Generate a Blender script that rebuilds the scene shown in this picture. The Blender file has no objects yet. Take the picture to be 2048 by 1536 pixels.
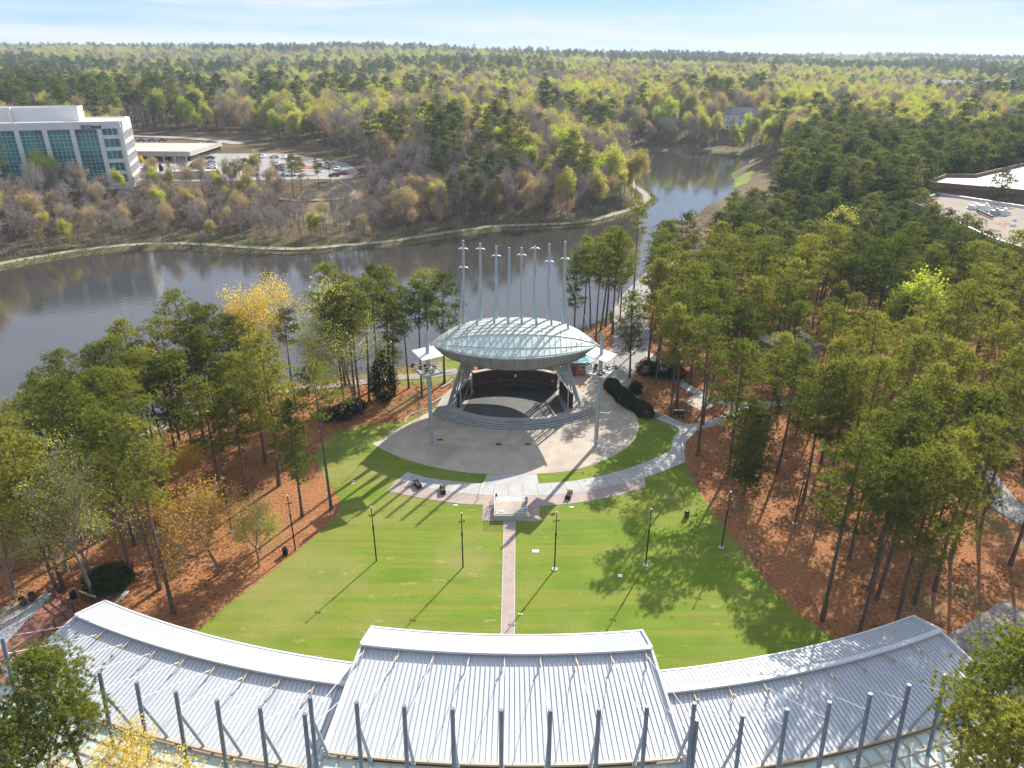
import bpy, bmesh, math, random
import numpy as np
from mathutils import Vector, Matrix

S = bpy.context.scene
C = S.collection
random.seed(5)
rng = np.random.default_rng(11)
PI = math.pi

# ---------------------------------------------------------------- camera, sky, sun, exposure
CAM_H = 55.0
PITCH = math.radians(25.0)
ROLL = math.radians(0.35)
FPX = 1430.0
cd = bpy.data.cameras.new('camera'); cam = bpy.data.objects.new('camera', cd); C.objects.link(cam)
cd.sensor_width = 36.0; cd.lens = 36.0 * FPX / 2048.0; cd.clip_end = 12000; cd.clip_start = 0.5
cam.matrix_world = Matrix.Translation((0, 0, CAM_H)) @ Matrix.Rotation(PI/2 - PITCH, 4, 'X') @ Matrix.Rotation(ROLL, 4, 'Z')
S.camera = cam
S.view_settings.view_transform = 'Standard'; S.view_settings.look = 'None'
S.view_settings.exposure = 0.96; S.view_settings.gamma = 1.0
S.cycles.use_denoising = True
S.cycles.max_bounces = 6; S.cycles.diffuse_bounces = 3; S.cycles.glossy_bounces = 3
S.cycles.transmission_bounces = 4; S.cycles.volume_bounces = 0; S.cycles.transparent_max_bounces = 8

SUN_EL = math.radians(33.5)
SUN_AZ = math.radians(29.0)        # to the right of straight ahead (+Y)
W = bpy.data.worlds.new('World'); S.world = W; W.use_nodes = True
nt = W.node_tree; nt.nodes.clear()
def wn(t, **k):
    n = nt.nodes.new(t)
    for a, b in k.items(): setattr(n, a, b)
    return n
sky = wn('ShaderNodeTexSky', sky_type='NISHITA', sun_disc=False)
sky.sun_elevation = SUN_EL; sky.sun_rotation = SUN_AZ
sky.air_density = 1.0; sky.dust_density = 0.4; sky.ozone_density = 3.0; sky.altitude = 100
tc = wn('ShaderNodeTexCoord')
sx = wn('ShaderNodeSeparateXYZ'); nt.links.new(tc.outputs['Generated'], sx.inputs[0])
# thin cloud streaks: noise over the sky direction, stretched sideways
mp = wn('ShaderNodeMapping'); mp.inputs['Scale'].default_value = (2.2, 2.2, 26.0); mp.inputs['Rotation'].default_value = (0.02, 0.05, 0)
nt.links.new(tc.outputs['Generated'], mp.inputs[0])
nz = wn('ShaderNodeTexNoise'); nz.inputs['Scale'].default_value = 1.6; nz.inputs['Detail'].default_value = 7; nz.inputs['Roughness'].default_value = 0.55
nt.links.new(mp.outputs[0], nz.inputs['Vector'])
cr = wn('ShaderNodeMapRange'); cr.inputs['From Min'].default_value = 0.50; cr.inputs['From Max'].default_value = 0.72
nt.links.new(nz.outputs['Fac'], cr.inputs['Value'])
low = wn('ShaderNodeMapRange'); low.inputs['From Min'].default_value = 0.0; low.inputs['From Max'].default_value = 0.055
low.inputs['To Min'].default_value = 0.95; low.inputs['To Max'].default_value = 0.0
nt.links.new(sx.outputs['Z'], low.inputs['Value'])
mxx = wn('ShaderNodeMath', operation='MAXIMUM'); 
mp2 = wn('ShaderNodeMapping'); mp2.inputs['Scale'].default_value = (3.0, 3.0, 50.0)
nt.links.new(tc.outputs['Generated'], mp2.inputs[0])
nz2 = wn('ShaderNodeTexNoise'); nz2.inputs['Scale'].default_value = 1.1; nz2.inputs['Detail'].default_value = 6
nt.links.new(mp2.outputs[0], nz2.inputs['Vector'])
cr2 = wn('ShaderNodeMapRange'); cr2.inputs['From Min'].default_value = 0.36; cr2.inputs['From Max'].default_value = 0.56
nt.links.new(nz2.outputs['Fac'], cr2.inputs['Value'])
ml = wn('ShaderNodeMath', operation='MULTIPLY'); nt.links.new(cr2.outputs[0], ml.inputs[0]); nt.links.new(low.outputs[0], ml.inputs[1])
nt.links.new(ml.outputs[0], mxx.inputs[0])
mf = wn('ShaderNodeMath', operation='MULTIPLY'); mf.inputs[1].default_value = 0.8
nt.links.new(cr.outputs[0], mf.inputs[0]); nt.links.new(mf.outputs[0], mxx.inputs[1])
tint = wn('ShaderNodeMixRGB', blend_type='MULTIPLY'); tint.inputs['Fac'].default_value = 1.0
tint.inputs['Color2'].default_value = (0.80, 0.93, 1.12, 1)
nt.links.new(sky.outputs[0], tint.inputs['Color1'])
ramp = wn('ShaderNodeValToRGB'); re_ = ramp.color_ramp.elements      # pale blue spring air, a little deeper higher up
re_[0].position = 0.0; re_[0].color = (0.50, 0.70, 0.98, 1); re_[1].position = 0.75; re_[1].color = (0.66, 0.76, 0.92, 1)
for p_, c_ in ((0.08, (0.34, 0.59, 0.99, 1)), (0.28, (0.58, 0.66, 0.80, 1))):
    k_ = re_.new(p_); k_.color = c_
nt.links.new(sx.outputs['Z'], ramp.inputs['Fac'])
sc_r = wn('ShaderNodeMixRGB', blend_type='MULTIPLY'); sc_r.inputs['Fac'].default_value = 1; sc_r.inputs['Color2'].default_value = (4.7, 4.7, 4.7, 1); nt.links.new(ramp.outputs[0], sc_r.inputs['Color1'])
half = wn('ShaderNodeMixRGB'); half.inputs['Fac'].default_value = 0.91; nt.links.new(tint.outputs[0], half.inputs['Color1']); nt.links.new(sc_r.outputs[0], half.inputs['Color2'])
cm = wn('ShaderNodeMixRGB'); cm.inputs['Color2'].default_value = (4.35, 4.3, 4.6, 1)
nt.links.new(mxx.outputs[0], cm.inputs['Fac']); nt.links.new(half.outputs[0], cm.inputs['Color1'])
bg = wn('ShaderNodeBackground'); bg.inputs['Strength'].default_value = 0.118
nt.links.new(cm.outputs[0], bg.inputs['Color'])
wo = wn('ShaderNodeOutputWorld'); nt.links.new(bg.outputs[0], wo.inputs['Surface'])

sd = bpy.data.lights.new('sun', 'SUN'); sd.energy = 4.9; sd.angle = math.radians(0.5); sd.color = (1.0, 0.93, 0.82)
sun = bpy.data.objects.new('sun', sd); C.objects.link(sun)
sdir = Vector((math.sin(SUN_AZ)*math.cos(SUN_EL), math.cos(SUN_AZ)*math.cos(SUN_EL), math.sin(SUN_EL)))
sun.rotation_euler = (-sdir).to_track_quat('-Z', 'Y').to_euler()

# ---------------------------------------------------------------- survey: turns a sighted point into a place on the ground
def ray(px, py):
    u, v = px-1024, py-768
    u, v = u*math.cos(ROLL)+v*math.sin(ROLL), -u*math.sin(ROLL)+v*math.cos(ROLL)
    return np.array([u, FPX*math.cos(PITCH)-v*math.sin(PITCH), -FPX*math.sin(PITCH)-v*math.cos(PITCH)])
def at(px, py, z=0.0):
    d = ray(px, py); t = (z-CAM_H)/d[2]
    return Vector((d[0]*t, d[1]*t, z))
def G(L, z=0.0): return [tuple(at(a, b, z)[:2]) for a, b in L]

# ---------------------------------------------------------------- terrain
LAKE_Z = -3.0
LAKE = G([(-420, 1250), (-200, 1110), (0, 985), (130, 905), (250, 850), (400, 798), (500, 768), (600, 752), (700, 742), (800, 725), (880, 700),
          (950, 688), (1050, 675), (1120, 660), (1180, 640), (1230, 600), (1270, 560), (1290, 520), (1310, 480), (1345, 450),
          (1400, 420), (1450, 388), (1462, 365), (1455, 348), (1490, 328), (1505, 311), (1400, 304), (1330, 303), (1240, 300),
          (1262, 312), (1280, 335), (1286, 372), (1305, 385), (1318, 402), (1292, 422), (1250, 436), (1180, 454), (1060, 461),
          (1000, 463), (900, 477), (800, 493), (700, 503), (600, 511), (500, 509), (350, 500), (250, 503), (130, 518), (0, 543),
          (-300, 620), (-520, 700)], LAKE_Z)
LP = np.array(LAKE)
def smooth(a, b, x):
    t = np.clip((x-a)/(b-a), 0, 1); return t*t*(3-2*t)
def sdist(x, y, P):
    x = np.asarray(x, float); y = np.asarray(y, float)
    best = np.full(x.shape, 1e18); ins = np.zeros(x.shape, bool)
    n = len(P)
    for i in range(n):
        ax, ay = P[i]; bx, by = P[(i+1) % n]
        dx, dy = bx-ax, by-ay
        t = np.clip(((x-ax)*dx+(y-ay)*dy)/(dx*dx+dy*dy+1e-12), 0, 1)
        best = np.minimum(best, (x-ax-t*dx)**2+(y-ay-t*dy)**2)
        if dy != 0:
            c = ((ay > y) != (by > y)) & (x < (dx)*(y-ay)/dy+ax)
            ins ^= c
    d = np.sqrt(best)
    return np.where(ins, -d, d)
def vnoise(x, y, s, seed=0):
    x = np.asarray(x, float)/s+seed*17.3; y = np.asarray(y, float)/s+seed*5.1
    xi = np.floor(x).astype(int); yi = np.floor(y).astype(int); fx = x-xi; fy = y-yi
    fx = fx*fx*(3-2*fx); fy = fy*fy*(3-2*fy)
    def h(a, b):
        n = (a*374761393+b*668265263+seed*1442695) & 0x7fffffff
        n = ((n ^ (n >> 13))*1274126177) & 0x7fffffff
        return (n ^ (n >> 16) & 0xffff)/0x7fffffff % 1.0
    return (h(xi, yi)*(1-fx)+h(xi+1, yi)*fx)*(1-fy)+(h(xi, yi+1)*(1-fx)+h(xi+1, yi+1)*fx)*fy
def height(x, y):
    x = np.asarray(x, float); y = np.asarray(y, float)
    s = sdist(x, y, LP)
    yline = np.interp(x, [-200, -110, -50, 6, 40, 62, 75], [165, 175, 178, 200, 230, 300, 480])
    far = ((y > yline) & (x < 75)) | (y > 470)
    e_left = 8*smooth(228, 284, y)
    az = x/np.maximum(y, 1.0)
    efar = np.interp(az, [-0.8, -0.35, 0.0, 0.25, 0.5, 0.8], [43, 37, 31, 25, 12, 6])
    e_far = (efar-8)*smooth(300, 2900, y)**0.85+11*(vnoise(x, y, 420, 3)-0.5)*smooth(480, 800, y)+26*(vnoise(x, y, 900, 8)-0.62)*smooth(900, 2000, y)
    E = np.where(x < 75, e_left, np.maximum(0, 8*smooth(330, 560, y)))+e_far
    Wd = np.where(far, 60.0, 15.0)
    s2 = np.where(far, np.clip(s-7.5, 0, None), s)
    ramp = smooth(0, 1, s2/Wd)
    bench = np.where(far, 1.0*smooth(0, 3.5, s), 0.0)
    hh = -3.2+bench+(E+3.2-bench)*ramp
    return np.where(s < 0, -3.2-np.minimum(-s*0.25, 3), hh)
def hz(x, y): return float(height(np.array([x]), np.array([y]))[0])
def ground_at(px, py):
    d = ray(px, py); d = d/d[1]
    ys = np.concatenate([np.arange(30, 600, 1.0), np.arange(600, 4000, 6.0)])
    X = d[0]*ys; Z = CAM_H+d[2]*ys
    g = height(X, ys)
    k = np.argmax(Z < g)
    return Vector((X[k], ys[k], g[k]))

# ---------------------------------------------------------------- object helpers
def tag(o, label=None, cat=None, group=None, kind=None):
    if label: o['label'] = label
    if cat: o['category'] = cat
    if group: o['group'] = group
    if kind: o['kind'] = kind
    return o
def empty(name, label, cat, loc=(0, 0, 0), rz=0, group=None):
    o = bpy.data.objects.new(name, None); C.objects.link(o)
    o.location = loc; o.rotation_euler = (0, 0, rz); o.empty_display_size = 0.5
    return tag(o, label, cat, group)
def link(name, me, parent=None, m=None):
    o = bpy.data.objects.new(name, me); C.objects.link(o)
    if m is not None:
        if isinstance(m, (list, tuple)):
            for q in m: me.materials.append(q)
        else: me.materials.append(m)
    if parent: o.parent = parent
    return o
def copy_tree(o, parent=None):
    c = o.copy(); C.objects.link(c)
    if parent: c.parent = parent
    for ch in list(o.children): copy_tree(ch, c)
    return c
class MB:
    """collects boxes, tubes, strips and polygons into one mesh"""
    def __init__(s): s.v = []; s.f = []; s.mi = []; s.cur = 0; s.sm = []
    def add(s, vs, fs, smooth_=False):
        k = len(s.v); s.v += [tuple(v) for v in vs]
        s.f += [tuple(i+k for i in f) for f in fs]; s.mi += [s.cur]*len(fs); s.sm += [smooth_]*len(fs)
        return s
    def box(s, c, d, rz=0, M=None):
        hx, hy, hzz = d[0]/2, d[1]/2, d[2]/2
        vs = [Vector((x, y, z)) for z in (-hzz, hzz) for y in (-hy, hy) for x in (-hx, hx)]
        R = Matrix.Rotation(rz, 3, 'Z') if M is None else M
        vs = [R @ v+Vector(c) for v in vs]
        return s.add(vs, [(0, 2, 3, 1), (4, 5, 7, 6), (0, 1, 5, 4), (2, 6, 7, 3), (0, 4, 6, 2), (1, 3, 7, 5)])
    def beam(s, a, b, w, h=None, up=(0, 0, 1)):
        a = Vector(a); b = Vector(b); h = h or w; d = b-a; L = d.length; d.normalize()
        x = d.cross(Vector(up))
        if x.length < 1e-4: x = Vector((1, 0, 0))
        x.normalize(); z = x.cross(d)
        M = Matrix((x, d, z)).transposed()
        return s.box((a+b)/2, (w, L, h), M=M)
    def tube(s, a, b, r0, r1=None, n=8, caps=True):
        a = Vector(a); b = Vector(b); r1 = r0 if r1 is None else r1
        d = (b-a).normalized(); x = d.orthogonal().normalized(); y = d.cross(x)
        vs = []
        for p, r in ((a, r0), (b, r1)):
            for i in range(n):
                t = 2*PI*i/n; vs.append(p+x*(r*math.cos(t))+y*(r*math.sin(t)))
        s.add(vs, [(i, (i+1) % n, n+(i+1) % n, n+i) for i in range(n)], True)
        if caps: s.add(vs, [tuple(range(n))[::-1], tuple(range(n, 2*n))])
        return s
    def lathe(s, prof, c=(0, 0, 0), n=16):
        vs = [(c[0]+r*math.cos(2*PI*i/n), c[1]+r*math.sin(2*PI*i/n), c[2]+z) for r, z in prof for i in range(n)]
        fs = [(k*n+i, k*n+(i+1) % n, (k+1)*n+(i+1) % n, (k+1)*n+i) for k in range(len(prof)-1) for i in range(n)]
        s.add(vs, fs, True)
        return s.add(vs, [tuple(range(n))[::-1], tuple(range((len(prof)-1)*n, len(prof)*n))])
    def poly(s, pts, z0, z1):
        """slab with outline pts (x,y) between z0 and z1"""
        n = len(pts); A = sum(pts[i][0]*pts[(i+1) % n][1]-pts[(i+1) % n][0]*pts[i][1] for i in range(n))
        if A < 0: pts = pts[::-1]
        vs = [(p[0], p[1], z0) for p in pts]+[(p[0], p[1], z1) for p in pts]
        return s.add(vs, [tuple(range(n, 2*n)), tuple(range(n))[::-1]]+[(i, (i+1) % n, n+(i+1) % n, n+i) for i in range(n)])
    def grid(s, rows, closed=False, smooth_=False):
        m = len(rows[0]); vs = [p for r in rows for p in r]
        fs = [(i*m+j, i*m+(j+1) % m, (i+1)*m+(j+1) % m, (i+1)*m+j) for i in range(len(rows)-1) for j in range(m if closed else m-1)]
        return s.add(vs, fs, smooth_)
    def mesh(s, name='m'):
        me = bpy.data.meshes.new(name); me.from_pydata(s.v, [], s.f)
        me.polygons.foreach_set('material_index', s.mi); me.polygons.foreach_set('use_smooth', s.sm)
        me.update(); return me
    def build(s, name, m, parent=None, tri=False):
        me = s.mesh(name)
        if tri:
            bm = bmesh.new(); bm.from_mesh(me); bmesh.ops.triangulate(bm, faces=bm.faces[:]); bm.to_mesh(me); bm.free()
        return link(name, me, parent, m)

# ---------------------------------------------------------------- materials
def mat(name, col, rough=0.7, metal=0.0, col2=None, scale=1.0, detail=5, lo=0.35, hi=0.65, bump=0.0, bscale=20, spec=None):
    m = bpy.data.materials.new(name); m.use_nodes = True; t = m.node_tree; b = t.nodes['Principled BSDF']
    b.inputs['Base Color'].default_value = (*col, 1); b.inputs['Roughness'].default_value = rough; b.inputs['Metallic'].default_value = metal
    if spec is not None: b.inputs['Specular IOR Level'].default_value = spec
    if col2 is not None:
        tcn = t.nodes.new('ShaderNodeTexCoord'); n = t.nodes.new('ShaderNodeTexNoise'); n.inputs['Scale'].default_value = scale; n.inputs['Detail'].default_value = detail
        r = t.nodes.new('ShaderNodeMapRange'); r.inputs['From Min'].default_value = lo; r.inputs['From Max'].default_value = hi
        x = t.nodes.new('ShaderNodeMixRGB'); x.inputs['Color1'].default_value = (*col, 1); x.inputs['Color2'].default_value = (*col2, 1)
        t.links.new(tcn.outputs['Object'], n.inputs['Vector']); t.links.new(n.outputs['Fac'], r.inputs['Value'])
        t.links.new(r.outputs[0], x.inputs['Fac']); t.links.new(x.outputs[0], b.inputs['Base Color'])
        m['_mix'] = x.name
    if bump > 0:
        tcn = t.nodes.new('ShaderNodeTexCoord'); n = t.nodes.new('ShaderNodeTexNoise'); n.inputs['Scale'].default_value = bscale; n.inputs['Detail'].default_value = 4
        bp = t.nodes.new('ShaderNodeBump'); bp.inputs['Strength'].default_value = bump; bp.inputs['Distance'].default_value = 0.1
        t.links.new(tcn.outputs['Object'], n.inputs['Vector']); t.links.new(n.outputs['Fac'], bp.inputs['Height']); t.links.new(bp.outputs[0], b.inputs['Normal'])
    return m
def overlay(m, col, scale, lo, hi, amt=1.0, stretch=(1, 1, 1), detail=4):
    """a second noise-driven tint on top of a mat() material"""
    t = m.node_tree; b = t.nodes['Principled BSDF']
    src = b.inputs['Base Color'].links[0].from_socket if b.inputs['Base Color'].links else None
    tcn = t.nodes.new('ShaderNodeTexCoord'); mpn = t.nodes.new('ShaderNodeMapping'); mpn.inputs['Scale'].default_value = stretch
    n = t.nodes.new('ShaderNodeTexNoise'); n.inputs['Scale'].default_value = scale; n.inputs['Detail'].default_value = detail
    r = t.nodes.new('ShaderNodeMapRange'); r.inputs['From Min'].default_value = lo; r.inputs['From Max'].default_value = hi; r.inputs['To Max'].default_value = amt
    x = t.nodes.new('ShaderNodeMixRGB'); x.inputs['Color2'].default_value = (*col, 1)
    if src: t.links.new(src, x.inputs['Color1'])
    else: x.inputs['Color1'].default_value = b.inputs['Base Color'].default_value
    t.links.new(tcn.outputs['Object'], mpn.inputs[0]); t.links.new(mpn.outputs[0], n.inputs['Vector']); t.links.new(n.outputs['Fac'], r.inputs['Value'])
    t.links.new(r.outputs[0], x.inputs['Fac']); t.links.new(x.outputs[0], b.inputs['Base Color'])
    return m
def foliage(name, a, b_, trans=0.45, c=None, tcol=None, nscale=0.35):
    """leaf material: diffuse + translucent; hue varies between trees and between clumps of one tree"""
    m = bpy.data.materials.new(name); m.use_nodes = True; t = m.node_tree; t.nodes.clear()
    oi = t.nodes.new('ShaderNodeObjectInfo'); tcn = t.nodes.new('ShaderNodeTexCoord')
    n = t.nodes.new('ShaderNodeTexNoise'); n.inputs['Scale'].default_value = nscale; n.inputs['Detail'].default_value = 3
    t.links.new(tcn.outputs['Object'], n.inputs['Vector'])
    ad = t.nodes.new('ShaderNodeMath'); ad.operation = 'MULTIPLY_ADD'; ad.inputs[1].default_value = 2.2; ad.inputs[2].default_value = -0.85
    t.links.new(n.outputs['Fac'], ad.inputs[0])
    av = t.nodes.new('ShaderNodeMath'); av.operation = 'MULTIPLY_ADD'; av.inputs[1].default_value = 0.6; av.use_clamp = True
    sc = t.nodes.new('ShaderNodeMath'); sc.operation = 'MULTIPLY'; sc.inputs[1].default_value = 0.5
    t.links.new(ad.outputs[0], sc.inputs[0]); t.links.new(oi.outputs['Random'], av.inputs[0]); t.links.new(sc.outputs[0], av.inputs[2])
    r = t.nodes.new('ShaderNodeValToRGB'); e = r.color_ramp.elements
    e[0].color = (*a, 1); e[1].color = (*b_, 1)
    if c: k = e.new(0.5); k.color = (*c, 1)
    t.links.new(av.outputs[0], r.inputs['Fac'])
    d = t.nodes.new('ShaderNodeBsdfDiffuse'); tr = t.nodes.new('ShaderNodeBsdfTranslucent'); mx = t.nodes.new('ShaderNodeMixShader'); mx.inputs['Fac'].default_value = trans
    tm = t.nodes.new('ShaderNodeMixRGB'); tm.blend_type = 'MULTIPLY'; tm.inputs['Fac'].default_value = 1; tm.inputs['Color2'].default_value = (*(tcol or (1.25, 1.25, 0.7)), 1)
    t.links.new(r.outputs[0], d.inputs[0]); t.links.new(r.outputs[0], tm.inputs['Color1']); t.links.new(tm.outputs[0], tr.inputs[0])
    o = t.nodes.new('ShaderNodeOutputMaterial'); t.links.new(d.outputs[0], mx.inputs[1]); t.links.new(tr.outputs[0], mx.inputs[2]); t.links.new(mx.outputs[0], o.inputs['Surface'])
    return m

M = {}
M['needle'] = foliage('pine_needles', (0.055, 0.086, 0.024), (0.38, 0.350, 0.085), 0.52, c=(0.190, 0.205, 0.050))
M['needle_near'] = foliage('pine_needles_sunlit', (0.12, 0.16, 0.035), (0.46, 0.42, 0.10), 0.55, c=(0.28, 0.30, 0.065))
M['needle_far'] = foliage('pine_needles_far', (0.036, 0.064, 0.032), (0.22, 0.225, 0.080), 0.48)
M['bud'] = foliage('young_leaves', (0.40, 0.33, 0.16), (0.52, 0.54, 0.13), 0.5, c=(0.45, 0.43, 0.13))
M['yellow'] = foliage('yellow_leaves', (0.66, 0.50, 0.10), (0.80, 0.64, 0.14), 0.5, tcol=(1.15, 1.12, 0.75))
M['lime'] = foliage('lime_leaves', (0.38, 0.44, 0.08), (0.50, 0.54, 0.11), 0.5)
M['orange'] = foliage('orange_leaves', (0.46, 0.27, 0.055), (0.56, 0.38, 0.08), 0.45, tcol=(1.15, 1.05, 0.65))
M['pinkbud'] = foliage('reddish_buds', (0.42, 0.31, 0.22), (0.52, 0.41, 0.24), 0.4)
M['holly'] = foliage('evergreen_leaves', (0.018, 0.032, 0.014), (0.05, 0.075, 0.025), 0.25)
M['bark'] = mat('pine_bark', (0.13, 0.095, 0.075), 0.9, col2=(0.07, 0.05, 0.042), scale=2.2, bump=0.4, bscale=8)
M['barkgrey'] = mat('grey_bark', (0.24, 0.21, 0.18), 0.9, col2=(0.14, 0.115, 0.10), scale=1.6)
M['twig'] = mat('twigs', (0.42, 0.35, 0.32), 0.9, col2=(0.29, 0.23, 0.21), scale=0.6)
M['twigpale'] = mat('pale_twigs', (0.42, 0.37, 0.30), 0.9, col2=(0.30, 0.255, 0.21), scale=0.6)
M['concrete'] = mat('concrete', (0.40, 0.395, 0.39), 0.85, col2=(0.34, 0.335, 0.335), scale=0.5, bump=0.1)
overlay(M['concrete'], (0.36, 0.33, 0.31), 0.22, 0.55, 0.75, 0.5)
M['paver'] = mat('pink_pavers', (0.36, 0.285, 0.255), 0.85, col2=(0.30, 0.235, 0.21), scale=1.4, bump=0.15)
M['plaza'] = mat('exposed_aggregate', (0.44, 0.375, 0.305), 0.85, col2=(0.37, 0.31, 0.255), scale=0.45, bump=0.15, bscale=30)
overlay(M['plaza'], (0.20, 0.17, 0.15), 0.13, 0.54, 0.72, 0.65)
overlay(M['plaza'], (0.24, 0.17, 0.11), 0.9, 0.60, 0.78, 0.5, (1.6, 0.35, 1))
M['whiteconc'] = mat('pale_concrete', (0.43, 0.42, 0.405), 0.8, col2=(0.37, 0.36, 0.35), scale=0.9)
M['asphalt'] = mat('asphalt', (0.17, 0.165, 0.16), 0.9, col2=(0.12, 0.12, 0.12), scale=0.2)
M['lot'] = mat('faded_asphalt', (0.31, 0.285, 0.27), 0.9, col2=(0.25, 0.235, 0.225), scale=0.12)
M['gravel'] = mat('gravel_path', (0.27, 0.24, 0.205), 0.95, col2=(0.27, 0.24, 0.21), scale=0.8, bump=0.2)
M['brick'] = mat('brick_paving', (0.28, 0.12, 0.085), 0.85, col2=(0.20, 0.085, 0.065), scale=2.5)
M['steel'] = mat('grey_painted_steel', (0.36, 0.42, 0.46), 0.45, 0.15, col2=(0.30, 0.36, 0.40), scale=1.2)
M['steeldark'] = mat('dark_steel', (0.13, 0.155, 0.18), 0.45, 0.3)
M['steelw'] = mat('white_steel', (0.66, 0.68, 0.70), 0.4, 0.1)
M['black'] = mat('black_metal', (0.018, 0.019, 0.021), 0.45, 0.4)
M['seam'] = mat('standing_seam_metal', (0.53, 0.545, 0.575), 0.5, 0.08, col2=(0.49, 0.505, 0.54), scale=0.35, lo=0.3, hi=0.7)
overlay(M['seam'], (0.40, 0.41, 0.42), 0.35, 0.56, 0.72, 0.55, (1.4, 0.35, 1))
M['seamline'] = mat('seam_edges', (0.36, 0.39, 0.45), 0.5, 0.3)
M['trim'] = mat('white_roof_trim', (0.58, 0.59, 0.61), 0.45)
M['shellroof'] = mat('stage_roof_metal', (0.44, 0.475, 0.43), 0.55, 0.05, col2=(0.37, 0.43, 0.40), scale=0.5)
M['mullion'] = mat('tan_mullions', (0.45, 0.37, 0.28), 0.6)
M['soffit'] = mat('soffit_panels', (0.33, 0.31, 0.295), 0.6, 0.1, col2=(0.27, 0.255, 0.245), scale=0.8)
M['wood'] = mat('dark_red_wood', (0.105, 0.050, 0.034), 0.7, col2=(0.065, 0.032, 0.024), scale=1.5)
overlay(M['wood'], (0.03, 0.018, 0.014), 2.0, 0.52, 0.58, 0.8, (6, 6, 0.25))
M['stagefloor'] = mat('stage_floor', (0.085, 0.09, 0.085), 0.55, col2=(0.055, 0.06, 0.06), scale=0.5)
M['postwood'] = mat('weathered_wood', (0.17, 0.075, 0.045), 0.8, col2=(0.11, 0.05, 0.035), scale=4)
M['darkvoid'] = mat('dark_interior', (0.02, 0.02, 0.02), 0.9)
M['white'] = mat('white_paint', (0.8, 0.8, 0.78), 0.5)
M['red'] = mat('red_paint', (0.5, 0.03, 0.02), 0.5)
M['orangewood'] = mat('orange_wood', (0.42, 0.13, 0.05), 0.7, col2=(0.32, 0.10, 0.04), scale=2)
M['rope'] = mat('yellow_strap', (0.75, 0.55, 0.05), 0.7)
M['soil'] = mat('dark_soil', (0.06, 0.04, 0.03), 0.95)
M['stone'] = mat('stone', (0.40, 0.35, 0.29), 0.9, col2=(0.25, 0.21, 0.17), scale=3)
M['belly'] = mat('tan_boulders', (0.35, 0.29, 0.22), 0.9)
def glass(name, col, rough=0.12, spec=0.9):
    m = mat(name, col, rough, 0.0, spec=spec); return m
M['roofglass'] = mat('frosted_green_glass', (0.42, 0.52, 0.485), 0.45, 0.0, col2=(0.50, 0.575, 0.535), scale=0.6, spec=0.4)
M['bluglass'] = mat('reflective_glass', (0.02, 0.11, 0.13), 0.10, 0.0, col2=(0.04, 0.22, 0.23), scale=0.12, lo=0.4, hi=0.6, spec=0.35)
M['carglass'] = glass('car_glass', (0.03, 0.04, 0.05))
M['tyre'] = mat('tyre_rubber', (0.02, 0.02, 0.02), 0.9)

# water
mw = bpy.data.materials.new('lake_water'); mw.use_nodes = True; t = mw.node_tree; b = t.nodes['Principled BSDF']
b.inputs['Base Color'].default_value = (0.044, 0.040, 0.038, 1); b.inputs['Roughness'].default_value = 0.06; b.inputs['IOR'].default_value = 1.62
b.inputs['Specular IOR Level'].default_value = 0.9
tcn = t.nodes.new('ShaderNodeTexCoord'); n1 = t.nodes.new('ShaderNodeTexNoise'); n1.inputs['Scale'].default_value = 0.9; n1.inputs['Detail'].default_value = 4
mpn = t.nodes.new('ShaderNodeMapping'); mpn.inputs['Scale'].default_value = (0.6, 1.3, 1)
bp = t.nodes.new('ShaderNodeBump'); bp.inputs['Strength'].default_value = 0.35; bp.inputs['Distance'].default_value = 0.05
n2 = t.nodes.new('ShaderNodeTexNoise'); n2.inputs['Scale'].default_value = 0.018; n2.inputs['Detail'].default_value = 3
mr = t.nodes.new('ShaderNodeMapRange'); mr.inputs['From Min'].default_value = 0.42; mr.inputs['From Max'].default_value = 0.62; mr.inputs['To Min'].default_value = 0.12; mr.inputs['To Max'].default_value = 0.5
t.links.new(tcn.outputs['Object'], mpn.inputs[0]); t.links.new(mpn.outputs[0], n1.inputs['Vector']); t.links.new(n1.outputs['Fac'], bp.inputs['Height'])
t.links.new(tcn.outputs['Object'], n2.inputs['Vector']); t.links.new(n2.outputs['Fac'], mr.inputs['Value']); t.links.new(mr.outputs[0], bp.inputs['Strength'])
t.links.new(bp.outputs[0], b.inputs['Normal'])
M['water'] = mw

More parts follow.
